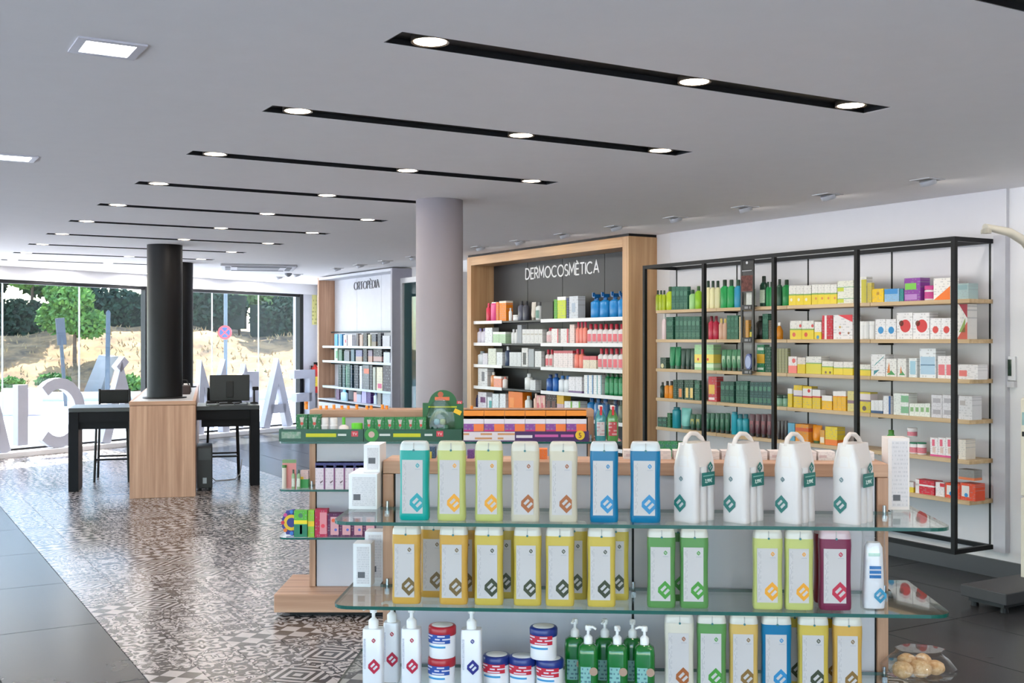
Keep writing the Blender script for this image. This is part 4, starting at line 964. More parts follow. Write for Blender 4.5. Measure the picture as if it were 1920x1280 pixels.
o = disc(0, .043, .012, .05, 24).build('round_tin', plain('2a3f8a', .3), None, WALL.P((s0 + s1) / 2 + .002, 6.30, 1.351 + .1), WALL.rot); tag(o, 'oval dark blue tin at the foot of the black display strip', 'tin'); o.scale = (1, 1, 1.55); o.location.z = 1.352 + .0667
disc(0, .034, .008, .0119, 24).build('tin_label', plain('8f9cc8', .3), o)

# ------------------------------------------------------------------ DERMOCOSMÈTICA unit
DU0, DU1, DV = 8.5, 11.74, 6.28
root = empty('dermo_shelving', WALL.P(-DU1, DV, 0), WALL.rot); L = DU1 - DU0; D = WV - DV; OK2 = wood('honey_oak', 'd2ab80', 'b58a60', 'z'); OK3 = wood('honey_oak', 'd2ab80', 'b58a60', 'x')
for x in (0, L - .1): MB().box(x, x + .1, 0, D, 0, H - .025).build('side_panel', OK2, root, bevel=.003)
MB().box(.1, L - .1, 0, D, H - .125, H - .025).build('header', OK3, root, bevel=.003)
MB().box(.01, L - .01, .01, D, H - .025, H).build('shadow_gap', BLACK, root)
MB().box(.1, L - .1, 0, D, 0, .1).build('plinth', OK3, root)
DARK = plain('303236', .45)
sb = [.1, .1 + (L - .2) * .26, .1 + (L - .2) * .5, .1 + (L - .2) * .76, L - .1]
for a, b_ in zip(sb[:-1], sb[1:]): MB().box(a + .004, b_ - .004, D - .03, D - .001, .1, H - .125).build('back_panel', DARK, root)
DZ = [1.815, 1.56, 1.305, 1.05, .795, .54]
xl = lambda px: WALL.ray(px, 6.33)[0] + DU1
segs = [(.101, xl(943)), (xl(944), xl(1015)), (xl(1016), L - .101)]
for z in DZ:
    for k, (a, b_) in enumerate(segs):
        MB().box(a, b_, .04, D - .031, z - .02, z).build('shelf', DARK, root)
        if k != 1: MB().box(a, b_ - .004, .034, .04, z - .028, z + .008).build('price_rail', plain('e6e6ea', .35), root)
tag(root, 'oak framed dark shelving under the DERMOCOSMÈTICA sign', 'shelving')
SS = dict
der = [
 [B(910, 916, 568, 1, 'pink red bottle', 'd83a58', 'd83a58'), B(917, 929, 566, 1, 'hot pink bottle', 'e8508c', 'f0f0f0', capw=.8, caph=.06), C(930, 935, 566, 1, 'slim orange carton', 'e07820'), C(936, 949, 564, 1, 'bright orange carton', 'f08a1c', [(0, 1, .9, 1, 'f0e4d8')]), B(953, 957, 577, 1, 'tiny white bottle', 'e4e4e6', 'd8d8d8'), J(958, 968, 590, 1, 'squat white jar', 'ececee'),
  B(969, 977, 564, 1, 'slate grey bottle', '5a5c6c', '2a2c34'), B(978, 986, 564, 1, 'dark grey bottle', '4c4d58', '26272e'), T(993, 1001, 566, 1, 'cream tube', 'd8d0c4', '8a8478'), B(1002, 1011, 566, 1, 'white bottle', 'd8dcdc', '5a5c60', '5a8a7c'), C(1015, 1037, 565, 1, 'black carton', '121214', txt=False),
  C(1038.5, 1044.5, 561, 1, 'slim green carton', '5aa82c'), C(1045, 1061, 556, 1, 'lime carton with white top', 'c8d838', [(0, 1, .85, 1, 'eceae6')]), C(1062, 1066, 558, 1, 'slim navy carton', '2c3a6a'), C(1067, 1084, 555, 1, 'white and silver blue carton', 'd0d6de', [(.3, .7, .3, .7, 'a8b8cc')]),
  ('s', 1104, 1119, 548, 1, 'blue trigger bottle', SS(c='1f86cc', cap='1560a0')), ('s', 1121, 1136, 547, 1, 'blue trigger bottle', SS(c='1f86cc', cap='1560a0')), ('s', 1139, 1154, 546, 1, 'blue trigger bottle', SS(c='1f86cc', cap='1560a0')), ('s', 1156, 1167, 545, 1, 'blue trigger bottle', SS(c='1f86cc', cap='1560a0'))],
 [B(893, 908, 615, 2, 'white and violet bottle', 'dcd8e8', '9a90c0'), C(909, 923, 614, 1, 'white carton', 'e8eaf0'), C(924, 948, 622, 2, 'pale green carton', 'b8d8b4', [(0, 1, .8, 1, 'e4ece4')]), B(957, 969, 617, 2, 'white bottle', 'dddfe2', 'c8cace'), C(970, 978, 609, 1, 'grey carton', '9aa0a8'), C(979, 1017, 617, 5, 'small white carton', 'dcdcdc', [(.1, .9, .6, .7, 'b8b4ac')]),
  B(1022, 1033, 614, 1, 'white bottle with red cap', 'e4dcdc', 'c82c48', 'e4b8bc'), C(1034, 1047, 616, 1, 'white and red carton', 'ecE6e6'.lower(), [(.85, 1, 0, 1, 'd04858')]), C(1051, 1066, 616, 1, 'white carton with red side', 'eae4e4', [(.8, 1, 0, 1, 'd04858')]), C(1068, 1077, 608, 1, 'tall pale pink carton', 'ecd8d4'),
  B(1078, 1098, 602, 3, 'coral bottle with red cap', 'ee8a7c', 'd83c58', caph=.24), B(1099, 1167, 607, 7, 'white bottle with red cap and pink label', 'e6e0e2', 'c83048', 'e86a78', caph=.26)],
 [B(893, 904, 658, 1, 'white bottle', 'dde2ea', 'a8b4c0'), C(905, 914, 662, 1, 'white and mauve carton', 'dcd8e4'), C(915, 930, 653, 1, 'cream carton', 'dde2d4'), C(931, 942, 660, 1, 'small white carton', 'e2e6ea'), B(945, 952, 648, 1, 'navy bottle with white cap', '3a4a6a', 'e2e4e8'), C(955, 977, 660, 3, 'grey white carton', 'd6dade'), C(978, 990, 652, 1, 'white carton with black figure', 'dadada', [(.2, .7, .1, .75, '2a2a2e')]), C(991, 1001, 654, 1, 'grey carton', 'a8aeb4'), C(1003, 1015, 658, 2, 'slim white carton', 'dfe0e2'),
  B(1021, 1035, 655, 2, 'white bottle with red cap', 'e4dada', 'c83048', 'e06a74', caph=.26), C(1038, 1074, 657, 4, 'pale pink carton', 'ecdfe0', [(0, 1, .85, 1, 'c84858')]), B(1075, 1092, 654, 2, 'coral bottle with red cap', 'ec8070', 'd03850', caph=.24), C(1093, 1118, 667, 2, 'low cream and red carton', 'e6d8c4', [(0, 1, .7, 1, 'd04858')]), B(1119, 1167, 653, 5, 'white bottle with red cap and pink label', 'e6e0e2', 'c83048', 'e86a78', caph=.26)],
 [C(896, 914, 690, 1, 'white carton with grey figure', 'e2e2e6', [(.4, .7, .3, .8, '6a6a78')]), B(918, 925, 697, 1, 'orange bottle', 'e0945c', 'd8d0c8'), C(925.5, 940, 705, 1, 'salmon carton', 'f0a088', [(0, 1, .8, 1, 'ece4e0')]), B(941, 947, 706, 1, 'white and red bottle', 'e4dcdc', 'd07060'), B(981, 992, 700, 1, 'large white bottle', 'e2e4e6', 'd0d2d6'), C(994, 1004, 712, 1, 'low white carton', 'd8dade'),
  B(1022, 1032, 702, 1, 'navy bottle', '2858a0', '1c3c74'), B(1034, 1043, 700, 1, 'royal blue bottle', '2464b4', '1a4a8c'), B(1045, 1065, 704, 2, 'white bottle with blue cap', 'dce2ea', '2a6ab0'), C(1066, 1091, 706, 2, 'white and lilac carton', 'e4e2ea', [(0, 1, 0, .15, '7a5a90')]), C(1095, 1112, 703, 2, 'white carton with blue side', 'e8eaee', [(.8, 1, 0, 1, '4a8ac0')]), C(1113, 1128, 703, 2, 'white carton with teal side', 'e8eaee', [(.8, 1, 0, 1, '5aa0a8')]), B(1132, 1167, 699, 4, 'dark green bottle', '1c7a48', '14502f', '3a9a68', caph=.14)],
 [B(890, 895, 740, 1, 'navy bottle', '2c2c5c', '22224a'), C(896, 912, 735, 1, 'white carton with purple print', 'e4dfe8', [(.3, .9, .35, .7, '6a2c6a')]), C(914, 922, 744, 1, 'white and teal carton', 'dfe6e8', [(.4, 1, 0, .7, '4aa0a0')]), C(923, 935, 738, 1, 'white carton', 'e4eaee'), C(937, 948, 738, 1, 'tall white carton', 'e6e8ec'),
  C(953, 980, 719, 1, 'large orange display carton', 'ee7a14', [(.1, .4, .2, .7, 'f49038')], txt=False, d=.12), B(982, 991, 742, 1, 'white bottle', 'dfe2e0', 'c8cac8'), B(999, 1005, 718, 1, 'tall peach bottle', 'e0b4a0', 'e8c8b8'), C(1006, 1022, 741, 2, 'pink flowered carton', 'e8a8a4', [(.1, .6, .1, .6, 'd8686c'), (.5, .9, .5, .9, 'e8c8b0')]), C(1023.5, 1043, 737, 2, 'dark brown carton', '3a2422', [(.2, .8, .3, .7, '6a3a30')]), C(1044, 1057, 740, 1, 'yellow and mauve carton', 'c8a8b0', [(0, 1, .6, 1, 'e0b030')]), C(1058, 1088, 752, 2, 'low white carton', 'e6e8e8', [(.8, 1, 0, 1, '7ab040')]),
  B(1098, 1136, 740, 3, 'blue bottle', '1f74b0', '17548a', caph=.2), B(1143, 1155, 742, 1, 'dark blue bottle', '2a5a8a', '1c3c5c'), B(1157, 1166, 744, 1, 'grey green bottle', '6a7a6a', '44504a')],
 [],
]
for k, sp in enumerate(der): shelf_items(WALL, 6.345, DZ[k], f'{NM[k]} shelf under DERMOCOSMÈTICA', f'products on the {NM[k]} dark shelf', sp, DZ[k - 1] - .032 if k else None)

# ------------------------------------------------------------------ ORTOPÈDIA alcove
OU0, OU1, OV = 14.0, 16.84, 6.32
root = empty('ortopedia_alcove', WALL.P(-OU1, OV, 0), WALL.rot); L = OU1 - OU0; D = WV - OV; WP = plain('c6c9d1', .5)
MB().box(-.04, 0, 0, D, 0, H - .02).build('side_panel', OAK('z'), root); MB().box(0, .012, 0, D, 0, H - .02).build('oak_lining', OAK('z'), root)
MB().box(L - .05, L, 0, D, 0, H - .02).build('side_panel', plain('9c9ba8', .5), root)
MB().box(0.012, L - .05, 0, D, H - .06, H - .02).build('header', WP, root)
for k in range(3): MB().box(.012 + k * (L - .062) / 3 + .003, .012 + (k + 1) * (L - .062) / 3 - .003, D - .03, D - .002, .1, H - .06).build('back_panel', WP, root)
MB().box(.012, L - .05, .02, D, 0, .1).build('plinth', WP, root)
OZ = [1.505, 1.275, .875, .675]
for z in OZ:
    MB().box(.013, L - .051, .06 if z > .75 else -.02, D - .031, z - .018, z).build('shelf', WP, root)
    if z > .75: MB().box(.05, L - .1, .05, .056, z - .03, z + .004).build('price_rail', plain('c8dce4', .4), root)
for z in (1.72, 1.49 - .03, 1.255 - .03): MB().tube([(.05, .2, z), (L - .1, .2, z)], .012, 6).build('hanging_rail', plain('3a4a52', .4, .5), root)
tag(root, 'white alcove with oak side and hanging packs under ORTOPÈDIA sign', 'shelving')
def H_(x0, x1, y, n, desc, c, p=(), **k): return ('c', x0, x1, y, n, desc, dict(c=c, p=p, d=.05, **k))
ort = [
 [C(627, 633, 626, 1, 'small bright blue carton', '2a90c8', d=.05), C(635, 641, 626, 1, 'bright blue carton with white edge', '2a88c0', [(.0, .2, 0, 1, 'e0e6ea')], d=.05), C(644, 650, 628, 1, 'white carton with red spot', 'e4dfe6', [(.4, .9, .3, .6, 'c83050')], d=.05), C(652, 660, 627, 1, 'plain white carton', 'dcdfe8', d=.05), C(668, 672, 625, 1, 'dark brown pack', '4a3a38', d=.05), C(674, 680, 627, 1, 'beige pack', 'b09484', d=.05), C(681, 688, 624, 1, 'black pack', '15161a', d=.05), C(690, 694, 627, 1, 'cream pack', 'c8c8a8', d=.05), C(697, 705, 626, 1, 'navy and brown pack', '3a4052', [(0, 1, 0, .4, '6a5a4c')], d=.05), C(708, 714, 624, 1, 'black navy pack', '12162a', d=.05), C(717, 731, 629, 1, 'pale grey pack', 'b8bac4', d=.05)],
 [C(627, 633, 652, 1, 'small white and green carton', 'b8d0c0', [(.4, 1, .2, .8, '3a8a5c')], d=.05), C(635, 641, 655, 1, 'green pack', '3a6a50', d=.05), C(645, 655, 658, 1, 'grey pack', '6a7078', d=.05), C(658, 664, 655, 1, 'slim teal pack', '4a6a78', d=.05), C(667, 679, 656, 1, 'violet and tan pack', '6a6a90', [(0, 1, 0, .45, 'a08a80')], d=.05), C(681, 688, 653, 1, 'black pack', '10141e', d=.05), C(690, 698, 656, 1, 'mauve and brown pack', '7a6a80', [(0, 1, 0, .5, 'a07a70')], d=.05), C(700, 716, 654, 1, 'wide black and rose pack', '1a1a24', [(0, 1, .1, .45, 'a07a78')], d=.05), C(719, 731, 660, 1, 'white pack', 'c4ccd8', d=.05)],
 [C(634, 640, 684, 1, 'black green pack', '0f2a28', d=.05), C(642, 647, 684, 1, 'dark teal pack', '1f4a4c', d=.05), C(648.5, 656, 682, 1, 'green pack', '1f5a48', [(0, .3, .1, .9, '4a8a70')], d=.05), C(657, 660, 684, 1, 'slim navy pack', '1c3a50', d=.05), C(664, 672, 684, 1, 'navy pack', '1a2030', d=.05), C(674, 679, 686, 1, 'slim white pack', 'd0d4e0', d=.05), C(680, 692, 684, 1, 'grey pack with orange label', '6a6e72', [(.2, 1, .65, .85, 'd8603c')], d=.05), C(693, 698, 684, 1, 'slim black pack', '1e1a20', d=.05), C(699, 704, 688, 1, 'slim white and olive pack', 'b0b4a8', d=.05), C(706, 717, 688, 1, 'cream pack with pink label', 'd8d0b8', [(.2, .9, .1, .3, 'c83070')], d=.05), C(718, 732, 682, 1, 'dark plum pack', '3a303c', d=.05)],
 [C(630, 636, 727, 1, 'plum carton', '6a4a6a', d=.05), C(638, 648, 724, 1, 'navy carton', '2a2a5c', d=.05), B(644, 656, 730, 1, 'pale blue bottle', 'a8d0e8', '3a9aa8', d=.05, o=-.06), C(663, 669, 735, 1, 'salmon carton', 'e8a89c', d=.05), C(668.5, 677, 728, 1, 'dark lidded pale carton', 'a8b0d0', [(0, 1, .7, 1, '2a3a44')], d=.05), C(678, 687, 727, 1, 'lilac carton', 'b0a8d8', d=.05), C(688, 695, 725, 1, 'purple carton', '4a1f7a', d=.05), B(699, 705, 735, 1, 'white and blue bottle', 'd0e0f0', '6a8ac0', d=.05), C(708, 714, 732, 1, 'taupe carton', '8a8680', d=.05), C(717, 732, 732, 1, 'pale blue grey carton', 'b4c4d0', d=.05)],
]
for k, sp in enumerate(ort): shelf_items(WALL, 6.40, OZ[k], f'{NM[k] if k < 3 else "lowest visible"} shelf under ORTOPÈDIA', f'products on the {NM[k]} alcove shelf', sp, OZ[k - 1] - .034 if k else None)
# bottom drawer of the alcove
MB().box(.05, L - .08, -.015, D - .04, .1, .62).build('base_cabinet', WP, root)
# ------------------------------------------------------------------ glass-shelved gondolas
def rounded(poly, r, idx, n=6):
    out = []
    for i, p in enumerate(poly):
        if i not in idx: out.append(p); continue
        a = Vector(poly[i - 1]) - Vector(p); b_ = Vector(poly[(i + 1) % len(poly)]) - Vector(p); a.normalize(); b_.normalize()
        p = Vector(p); s, e = p + a * r, p + b_ * r
        for k in range(n + 1):
            t = k / n; q = s * (1 - t) ** 2 + p * 2 * t * (1 - t) + e * t * t; out.append((q.x, q.y))
    return out
def gondola(name, fr, W, xa, xb, yb, zs, ztop, mid, label, thick=.011, fdep=None):
    root = empty(name, fr.P(0, 0), fr.rot); yk = yb + .18; fd = fdep or yb - .012
    MB().box(-.03, W + .03, .05, 2 * yb + .1, .028, .133).build('base', OAK('x'), root, bevel=.004)
    MB().box(.05, W - .05, .11, 2 * yb + .04, 0, .028).build('plinth', BLACK, root)
    for x in (xa, xb - .036): MB().box(x, x + .036, yb, yk, .134, ztop - .046).build('post', OAK('z'), root, bevel=.002)
    MB().box(xa, xb, yb, yk, ztop - .045, ztop).build('top_board', OAK('x'), root, bevel=.003)
    for a, b_ in ((xa + .042, mid - .004), (mid + .004, xb - .042)):
        MB().box(a, b_, yb + .012, yk - .012, .134, ztop - .046).build('panel', plain('c6c6cf', .4, 0, .02), root)
    for x in (xa + .0365, mid - .004, xb - .0415): MB().box(x, x + .0055 if x != mid - .004 else x + .008, yb + .016, yk - .016, .134, ztop - .046).build('slotted_upright', BLACK, root)
    for z in zs:
        ye = yk - .02
        poly = [(0, 0), (W, 0), (W, ye), (xb + .006, ye), (xb + .006, fd), (xa - .006, fd), (xa - .006, ye), (0, ye)]
        poly = rounded(poly, .07, (0, 1))
        MB().prism(poly, z - thick, z, 0, 1).build('glass_shelf', [GLASS, EDGE], root)
        for x in (xa + .02, mid, xb - .02):
            MB().box(x - .008, x + .008, fd - .02, yb + .016, z - .03, z - thick).build('shelf_clip', STEEL, root)
            MB().tube([(x, fd - .012, z), (x, fd - .012, z + .022)], .006, 8).build('clip_screw', STEEL, root)
    return tag(root, label, 'display unit', 'wooden gondolas with glass shelves')
W1 = 1.907; Z1, Z2, Z3 = 1.032, .769, .50; TOP1 = 1.188
mid1 = G1.ray(1187, .33)[0]
gondola('display_gondola', G1, W1, .105, W1 - .107, .33, (Z1, Z2, Z3), TOP1, mid1, 'near wooden display unit with glass shelves of shampoo bottles')
W2 = 1.977; Y1, Y2, Y3 = 1.017, .743, .468; TOP2 = 1.185
gondola('display_gondola', G2, W2, .138, 1.83, .25, (Y1, Y2, Y3), TOP2, .98, 'wooden display unit further back with green and orange cartons')

# gel bottles on the near unit
TEAL, LIM, CRM, BLU, AMB, YEL, GRN, RUB = '0f9a92', 'b8bd72', 'c4bca9', '0a6c98', 'c89c48', 'c3ac4e', '5a8c50', '742a48'
def Gs(x0, x1, y, desc, c, ink, head='c6c3bc', **k): return ('g', x0, x1, y, 1, desc, dict(c=c, ink=ink, head=head, **k))
p1, p2, p3 = 'top shelf of the near unit', 'middle shelf of the near unit', 'lowest shelf of the near unit'
for s in (Gs(747, 803, 828, 'teal gel bottle', TEAL, '1796a0', 'c4caca'), Gs(818, 872, 828, 'lime gel bottle', LIM, 'e09a1c', 'c8c8ae'), Gs(889, 942, 828, 'lime gel bottle', LIM, 'e09a1c', 'c8c8ae'), Gs(957, 1011, 829, 'cream gel bottle', CRM, '9a5420', 'c8c2b6'),
          Gs(1029, 1083, 829, 'cream gel bottle', CRM, '9a5420', 'c8c2b6'), Gs(1106, 1160, 829, 'blue gel bottle', BLU, '1f7fb4', 'c2c8cc'), Gs(1182, 1240, 829, 'blue gel bottle', BLU, '1f7fb4', 'c2c8cc')):
    put(G1, .03, Z1, p1, 'gel bottles on the top glass shelf', s, 1.0)
hh = .246
for s, off in ((Gs(733, 787, 0, 'amber gel bottle', AMB, '6a5220', h=hh), .03), (Gs(822, 876, 0, 'amber gel bottle', AMB, '6a5220', h=hh), .03), (Gs(888, 943, 0, 'yellow gel bottle', YEL, '2c3418', h=hh), .03), (Gs(962, 1015, 0, 'yellow gel bottle', YEL, '2c3418', h=hh), .03),
               (Gs(1022, 1077, 0, 'yellow gel bottle', YEL, '2c3418', h=hh), .03), (Gs(1101, 1155, 0, 'yellow gel bottle', YEL, '2c3418', h=hh), .03),
               (Gs(787, 838, 0, 'amber gel bottle set back', AMB, '6a5220', h=hh), .125), (Gs(845, 895, 0, 'amber gel bottle set back', AMB, '6a5220', h=hh), .125), (Gs(918, 968, 0, 'yellow gel bottle set back', YEL, '2c3418', h=hh), .125), (Gs(1052, 1102, 0, 'yellow gel bottle set back', YEL, '2c3418', h=hh), .125), (Gs(1130, 1180, 0, 'yellow gel bottle set back', YEL, '2c3418', h=hh), .125),
               (Gs(1214, 1268, 0, 'green gel bottle', GRN, '3c8c2c', h=hh), .03), (Gs(1276, 1330, 0, 'green gel bottle', GRN, '3c8c2c', h=hh), .03), (Gs(1246, 1297, 0, 'green gel bottle set back', GRN, '3c8c2c', h=hh), .125),
               (Gs(1414, 1470, 0, 'lime gel bottle', LIM, 'e09a1c', h=hh), .03), (Gs(1474, 1528, 0, 'lime gel bottle', LIM, 'e09a1c', h=hh), .03), (Gs(1539, 1600, 0, 'ruby gel bottle', RUB, 'b4143c', 'c0a8b0', h=hh), .03), (Gs(1530, 1580, 0, 'ruby gel bottle set back', '7c1c2c', 'b4143c', 'c0a8b0', h=hh), .125)):
    put(G1, off, Z2, p2, 'gel bottles on the middle glass shelf', s, 1.0)
for s, off in ((Gs(1247, 1303, 0, 'cream gel bottle', 'cfc9bc', '9a5420', h=.25), .03), (Gs(1308, 1364, 0, 'green gel bottle', GRN, '3c8c2c', h=.25), .03), (Gs(1369, 1424, 0, 'amber gel bottle', 'c9a860', '7a5a20', h=.25), .03), (Gs(1430, 1487, 0, 'blue gel bottle', BLU, '1f7fb4', h=.25), .03), (Gs(1499, 1557, 0, 'yellow gel bottle', YEL, '2c3418', h=.25), .03), (Gs(1565, 1620, 0, 'amber gel bottle', 'c9a050', '7a5a20', h=.25), .03),
               (Gs(1465, 1516, 0, 'yellow gel bottle set back', YEL, '2c3418', h=.25), .125), (Gs(1535, 1586, 0, 'amber gel bottle set back', 'c9a020', '7a5a20', h=.25), .125)):
    put(G1, off, Z3, p3, 'gel bottles on the lowest glass shelf', s, 1.0)
# shrink-wrapped three packs with carry handle and price card
PW = plain('cfcaca', .3, 0, .02, .3); PTEAL = plain('116a64', .4)
price_me = text_mesh('3,99€', .017, .0004); price_me.materials.append(plain('e4ece8', .4))
for k, (xa, xb, yt) in enumerate(((1262, 1342, 806), (1354, 1437, 801), (1453, 1533, 806), (1562, 1645, 800))):
    s0, d0 = G1.ray(xa, .06); s1, _ = G1.ray(xb, .06); cx = (s0 + s1) / 2; yaw = math.radians(-40)
    root = empty('bottle_three_pack', G1.P(cx + .004, .105, Z1), G1.rot + yaw)
    bw, bd, bh = .088, .040, .232
    for j in range(3):
        y = (j - 1) * bd
        prof = [(bw * .98, bd * .97, 0), (bw, bd, .01), (bw * .97, bd, bh * .5), (bw, bd, bh * .72), (bw * .86, bd * .96, bh * .86), (bw * .66, bd * .8, bh)]
        MB().loft([ring(w, d, z, 22, 3.2, 0, y) for w, d, z in prof]).build('bottle', PW, root)
    wr = [(bw * 1.01, bd * 3.03, .002), (bw * 1.02, bd * 3.03, bh * .7), (bw * .88, bd * 2.9, bh * .87), (bw * .72, bd * 2.5, bh * 1.02), (bw * .66, bd * 2.2, bh * 1.08)]
    MB().loft([ring(w, d, z, 26, 5) for w, d, z in wr]).build('shrink_wrap', plain('e6e0de', .25, 0, .02, .5), root) if False else None
    # wrapped shoulder skirt, one thickness of film gathered to the handle
    mb = MB(); sk = [(bw * .98, bd * 3.0, bh * .74), (bw * .87, bd * 2.95, bh * .86), (bw * .74, bd * 2.85, bh * 1.0), (bw * .70, bd * 2.8, bh * 1.06)]
    mb.loft([ring(w, d, z, 26, 4.5) for w, d, z in sk])
    mb.build('wrapped_top', plain('cfc7c4', .28, 0, .02, .4), root)
    hz = bh * 1.05
    MB().tube([(-.002, -.052, hz - .006), (0, -.045, hz + .017), (0, -.02, hz + .031), (0, .012, hz + .028), (0, .04, hz + .012), (0, .052, hz - .006)], [.008, .0075, .007, .007, .0075, .008], 8).build('carry_handle', plain('d2cac6', .35), root)
    logo(.040, PTEAL, root, (-.012, -bd * 1.5 - .0014, .058))
    logo(.012, plain('5f7a80', .4), root, (-.008, -bd * 1.5 - .0014, .135))
    # price card on the flank that faces the aisle
    tagp = empty('price_card', (bw / 2 + .0035, .012, .112)); tagp.parent = root; tagp.rotation_euler = (0, 0, PI / 2)
    MB().box(-.040, .030, -.0012, .0, 0, .042).build('card', PTEAL, tagp)
    logo(.024, PTEAL, tagp, (.006, -.0008, .058))
    tx = bpy.data.objects.new('lettering', price_me); col.objects.link(tx); tx.parent = tagp; tx.location = (-.005, -.0016, .010); tx.rotation_euler = (PI / 2, 0, 0)
    MB().box(-.034, .024, -.0016, -.0012, .030, .033).build('text_line', plain('7fb0a8', .5), tagp)
    tag(root, f'white three pack of bottles with handle and price card, {ordn[k]} of four from left', 'bottle pack', 'wrapped three packs on the top shelf')
# wrapped white bottle with blue bars
s0, d0 = G1.ray(1619, .05); s1, _ = G1.ray(1664, .05); w = s1 - s0
root = empty('wrapped_bottle', G1.P((s0 + s1) / 2, .075, Z2), G1.rot)
body_loft([(w * .86, .045, .004), (w * .9, .048, .02), (w * .8, .045, .12), (w * .72, .042, .19), (w * .5, .035, .205)], 22, 3.4).build('bottle', plain('e6e6ec', .3, 0, .02, .3), root)
for k in range(3): MB().box(-w * .24, w * .24, -.0255, -.0228, .098 + k * .014, .107 + k * .014).build('blue_bar', plain('1a6fb4', .4), root)
logo(.034, plain('2a8fb8', .4), root, (w * .2, -.0262, .045))
MB().box(-w * .28, w * .2, -.0235, -.0215, .165, .175).build('print_panel', plain('a8cfc8', .4), root)
body_loft([(w * 1.04, .060, .001), (w * 1.06, .062, .06), (w * .95, .058, .16), (w * .9, .05, .225), (w * .99, .02, .245)], 22, 3.0).build('plastic_bag', FILM, root)
tag(root, 'white bottle with three blue bars in clear plastic beside the ruby bottle', 'bottle')
# pump bottles
def pump(xa, xb, off, c, ink, label, h=.190, kind='white'):
    s0, d0 = G1.ray(xa, off); s1, _ = G1.ray(xb, off); w = s1 - s0
    root = empty('pump_bottle', G1.P((s0 + s1) / 2, off + .03, Z3), G1.rot)
    if kind == 'white':
        body_loft([(w * .96, .05, 0), (w, .052, .01), (w, .052, h - .006), (w * .95, .048, h)], 24, 5).build('body', plain(c, .3, 0, .02, .3), root)
        logo(.034, plain(ink, .4), root, (w * .1, -.0275, .075)); logo(.011, plain(ink, .4), root, (w * .08, -.0275, h - .034))
        MB().box(-w * .42, -w * .32, -.0268, -.0258, h * .35, h * .85).build('print_panel', printed('c9cad6', '8a8ca0', 20, 2, .6), root)
        pump_top(root, 0, h, 1.0, plain('e6e5e6', .3))
    else:
        body_loft([(w * .92, .05, 0), (w, .054, .012), (w, .054, h * .8), (w * .92, .05, h * .95), (w * .55, .035, h)], 24, 3.2).build('body', plain(c, .12, 0, .1, .6), root)
        wrap_label(w, .054, h * .12, h * .55, printed('7fb0ac', '2c5a6a', 5, 8, .5, k=.8), root, -.75, .25, 3.2)
        MB().lathe([(.013, 0), (.013, .0015)], 16).build('round_print', plain('a88a78', .5), root, (w * .26, -.0272, h * .46), (PI / 2, 0, 0))
        pump_top(root, 0, h, .85, plain('ebeaea', .3), k_turn)
    return tag(root, label, 'pump bottle', 'pump bottles on the lowest glass shelf')
pump(678, 716, .02, 'e2e2e8', 'b4143c', 'white pump bottle with red emblem, leftmost on the near unit')
pump(717, 747, .10, 'e2e2e8', 'b4143c', 'white pump bottle with red emblem, second from left and set back')
pump(751, 787, .03, 'e2e2e8', 'b4143c', 'white pump bottle with red emblem, third from left')
pump(863, 902, .03, 'e2e2e8', '1c1c7a', 'white pump bottle with navy emblem between the tubs')
for k, (xa, xb, off, tr) in enumerate(((1058, 1098, .11, 1.2), (1084, 1122, .03, 2.6), (1115, 1154, .11, 1.2), (1138, 1178, .03, 1.7), (1168, 1206, .11, 1.4), (1190, 1229, .03, .1))):
    k_turn = tr; pump(xa, xb, off, '0e6a24', 'ffffff', f'clear green soap bottle with white pump, {ordn[k]} from left', .150, 'green')
# tubs of wipes / cream in red and navy
def tub(px, yw, off, z, lidc, bandc, label):
    s, d = G1.ray(px, off + .04); r = .043; h = .098
    root = empty('cream_tub', G1.P(s, off + .045, z), G1.rot)
    MB().lathe([(r * .95, 0), (r * .97, .004), (r * .97, .07), (r * .9, .074)], 28).build('body', plain('e8e6ea', .3, 0, .02, .2), root)
    MB().lathe([(r, .070), (r * 1.03, .074), (r * 1.03, .092), (r * .97, .097), (r * .80, .098)], 28).build('lid', plain(lidc, .3), root)
    MB().lathe([(r * .80, .0972), (r * .78, .0985), (.001, .0985)], 28).build('lid_label', plain('d9d8da', .4), root)
    for z0, z1, c, a0, a1, nm in ((.048, .076, bandc, 200, 310, 'band_label'), (.034, .040, '3a8fc4', 205, 290, 'blue_bar')):
        m = MB(); n = 12; rr = r * 1.012 if nm == 'blue_bar' else r * 1.045
        an = [math.radians(a0 + (a1 - a0) * i / n) for i in range(n + 1)]
        m.add([(rr * math.cos(a), rr * math.sin(a), zz) for zz in (z0, z1) for a in an], [(i, i + 1, n + 2 + i, n + 1 + i) for i in range(n)], 0, True)
        m.build(nm, printed(bandc, 'dcd8e4', 3, 9, .55, k=.9) if nm == 'band_label' else plain(c, .4), root)
    return tag(root, label, 'tub', 'cream tubs on the lowest glass shelf')
tub(828, 0, .03, Z3, 'a81c2c', '1f4a9c', 'red lidded tub with blue label, lower of the pair')
tub(829, 0, .03, Z3 + .0985, 'a81c2c', '1f4a9c', 'red lidded tub with blue label, on top of its twin')
tub(931, 0, .06, Z3, '1c2f7a', 'c01c38', 'navy lidded tub with red label beside the navy emblem pump')
tub(980, 0, .05, Z3, '1c2f7a', 'c01c38', 'navy lidded tub with red label, middle of the row')
tub(1031, 0, .03, Z3, '1c2f7a', 'c01c38', 'navy lidded tub with red label carrying another tub')
tub(1019, 0, .035, Z3 + .0985, '1c2f7a', 'c01c38', 'navy lidded tub with red label stacked on top')
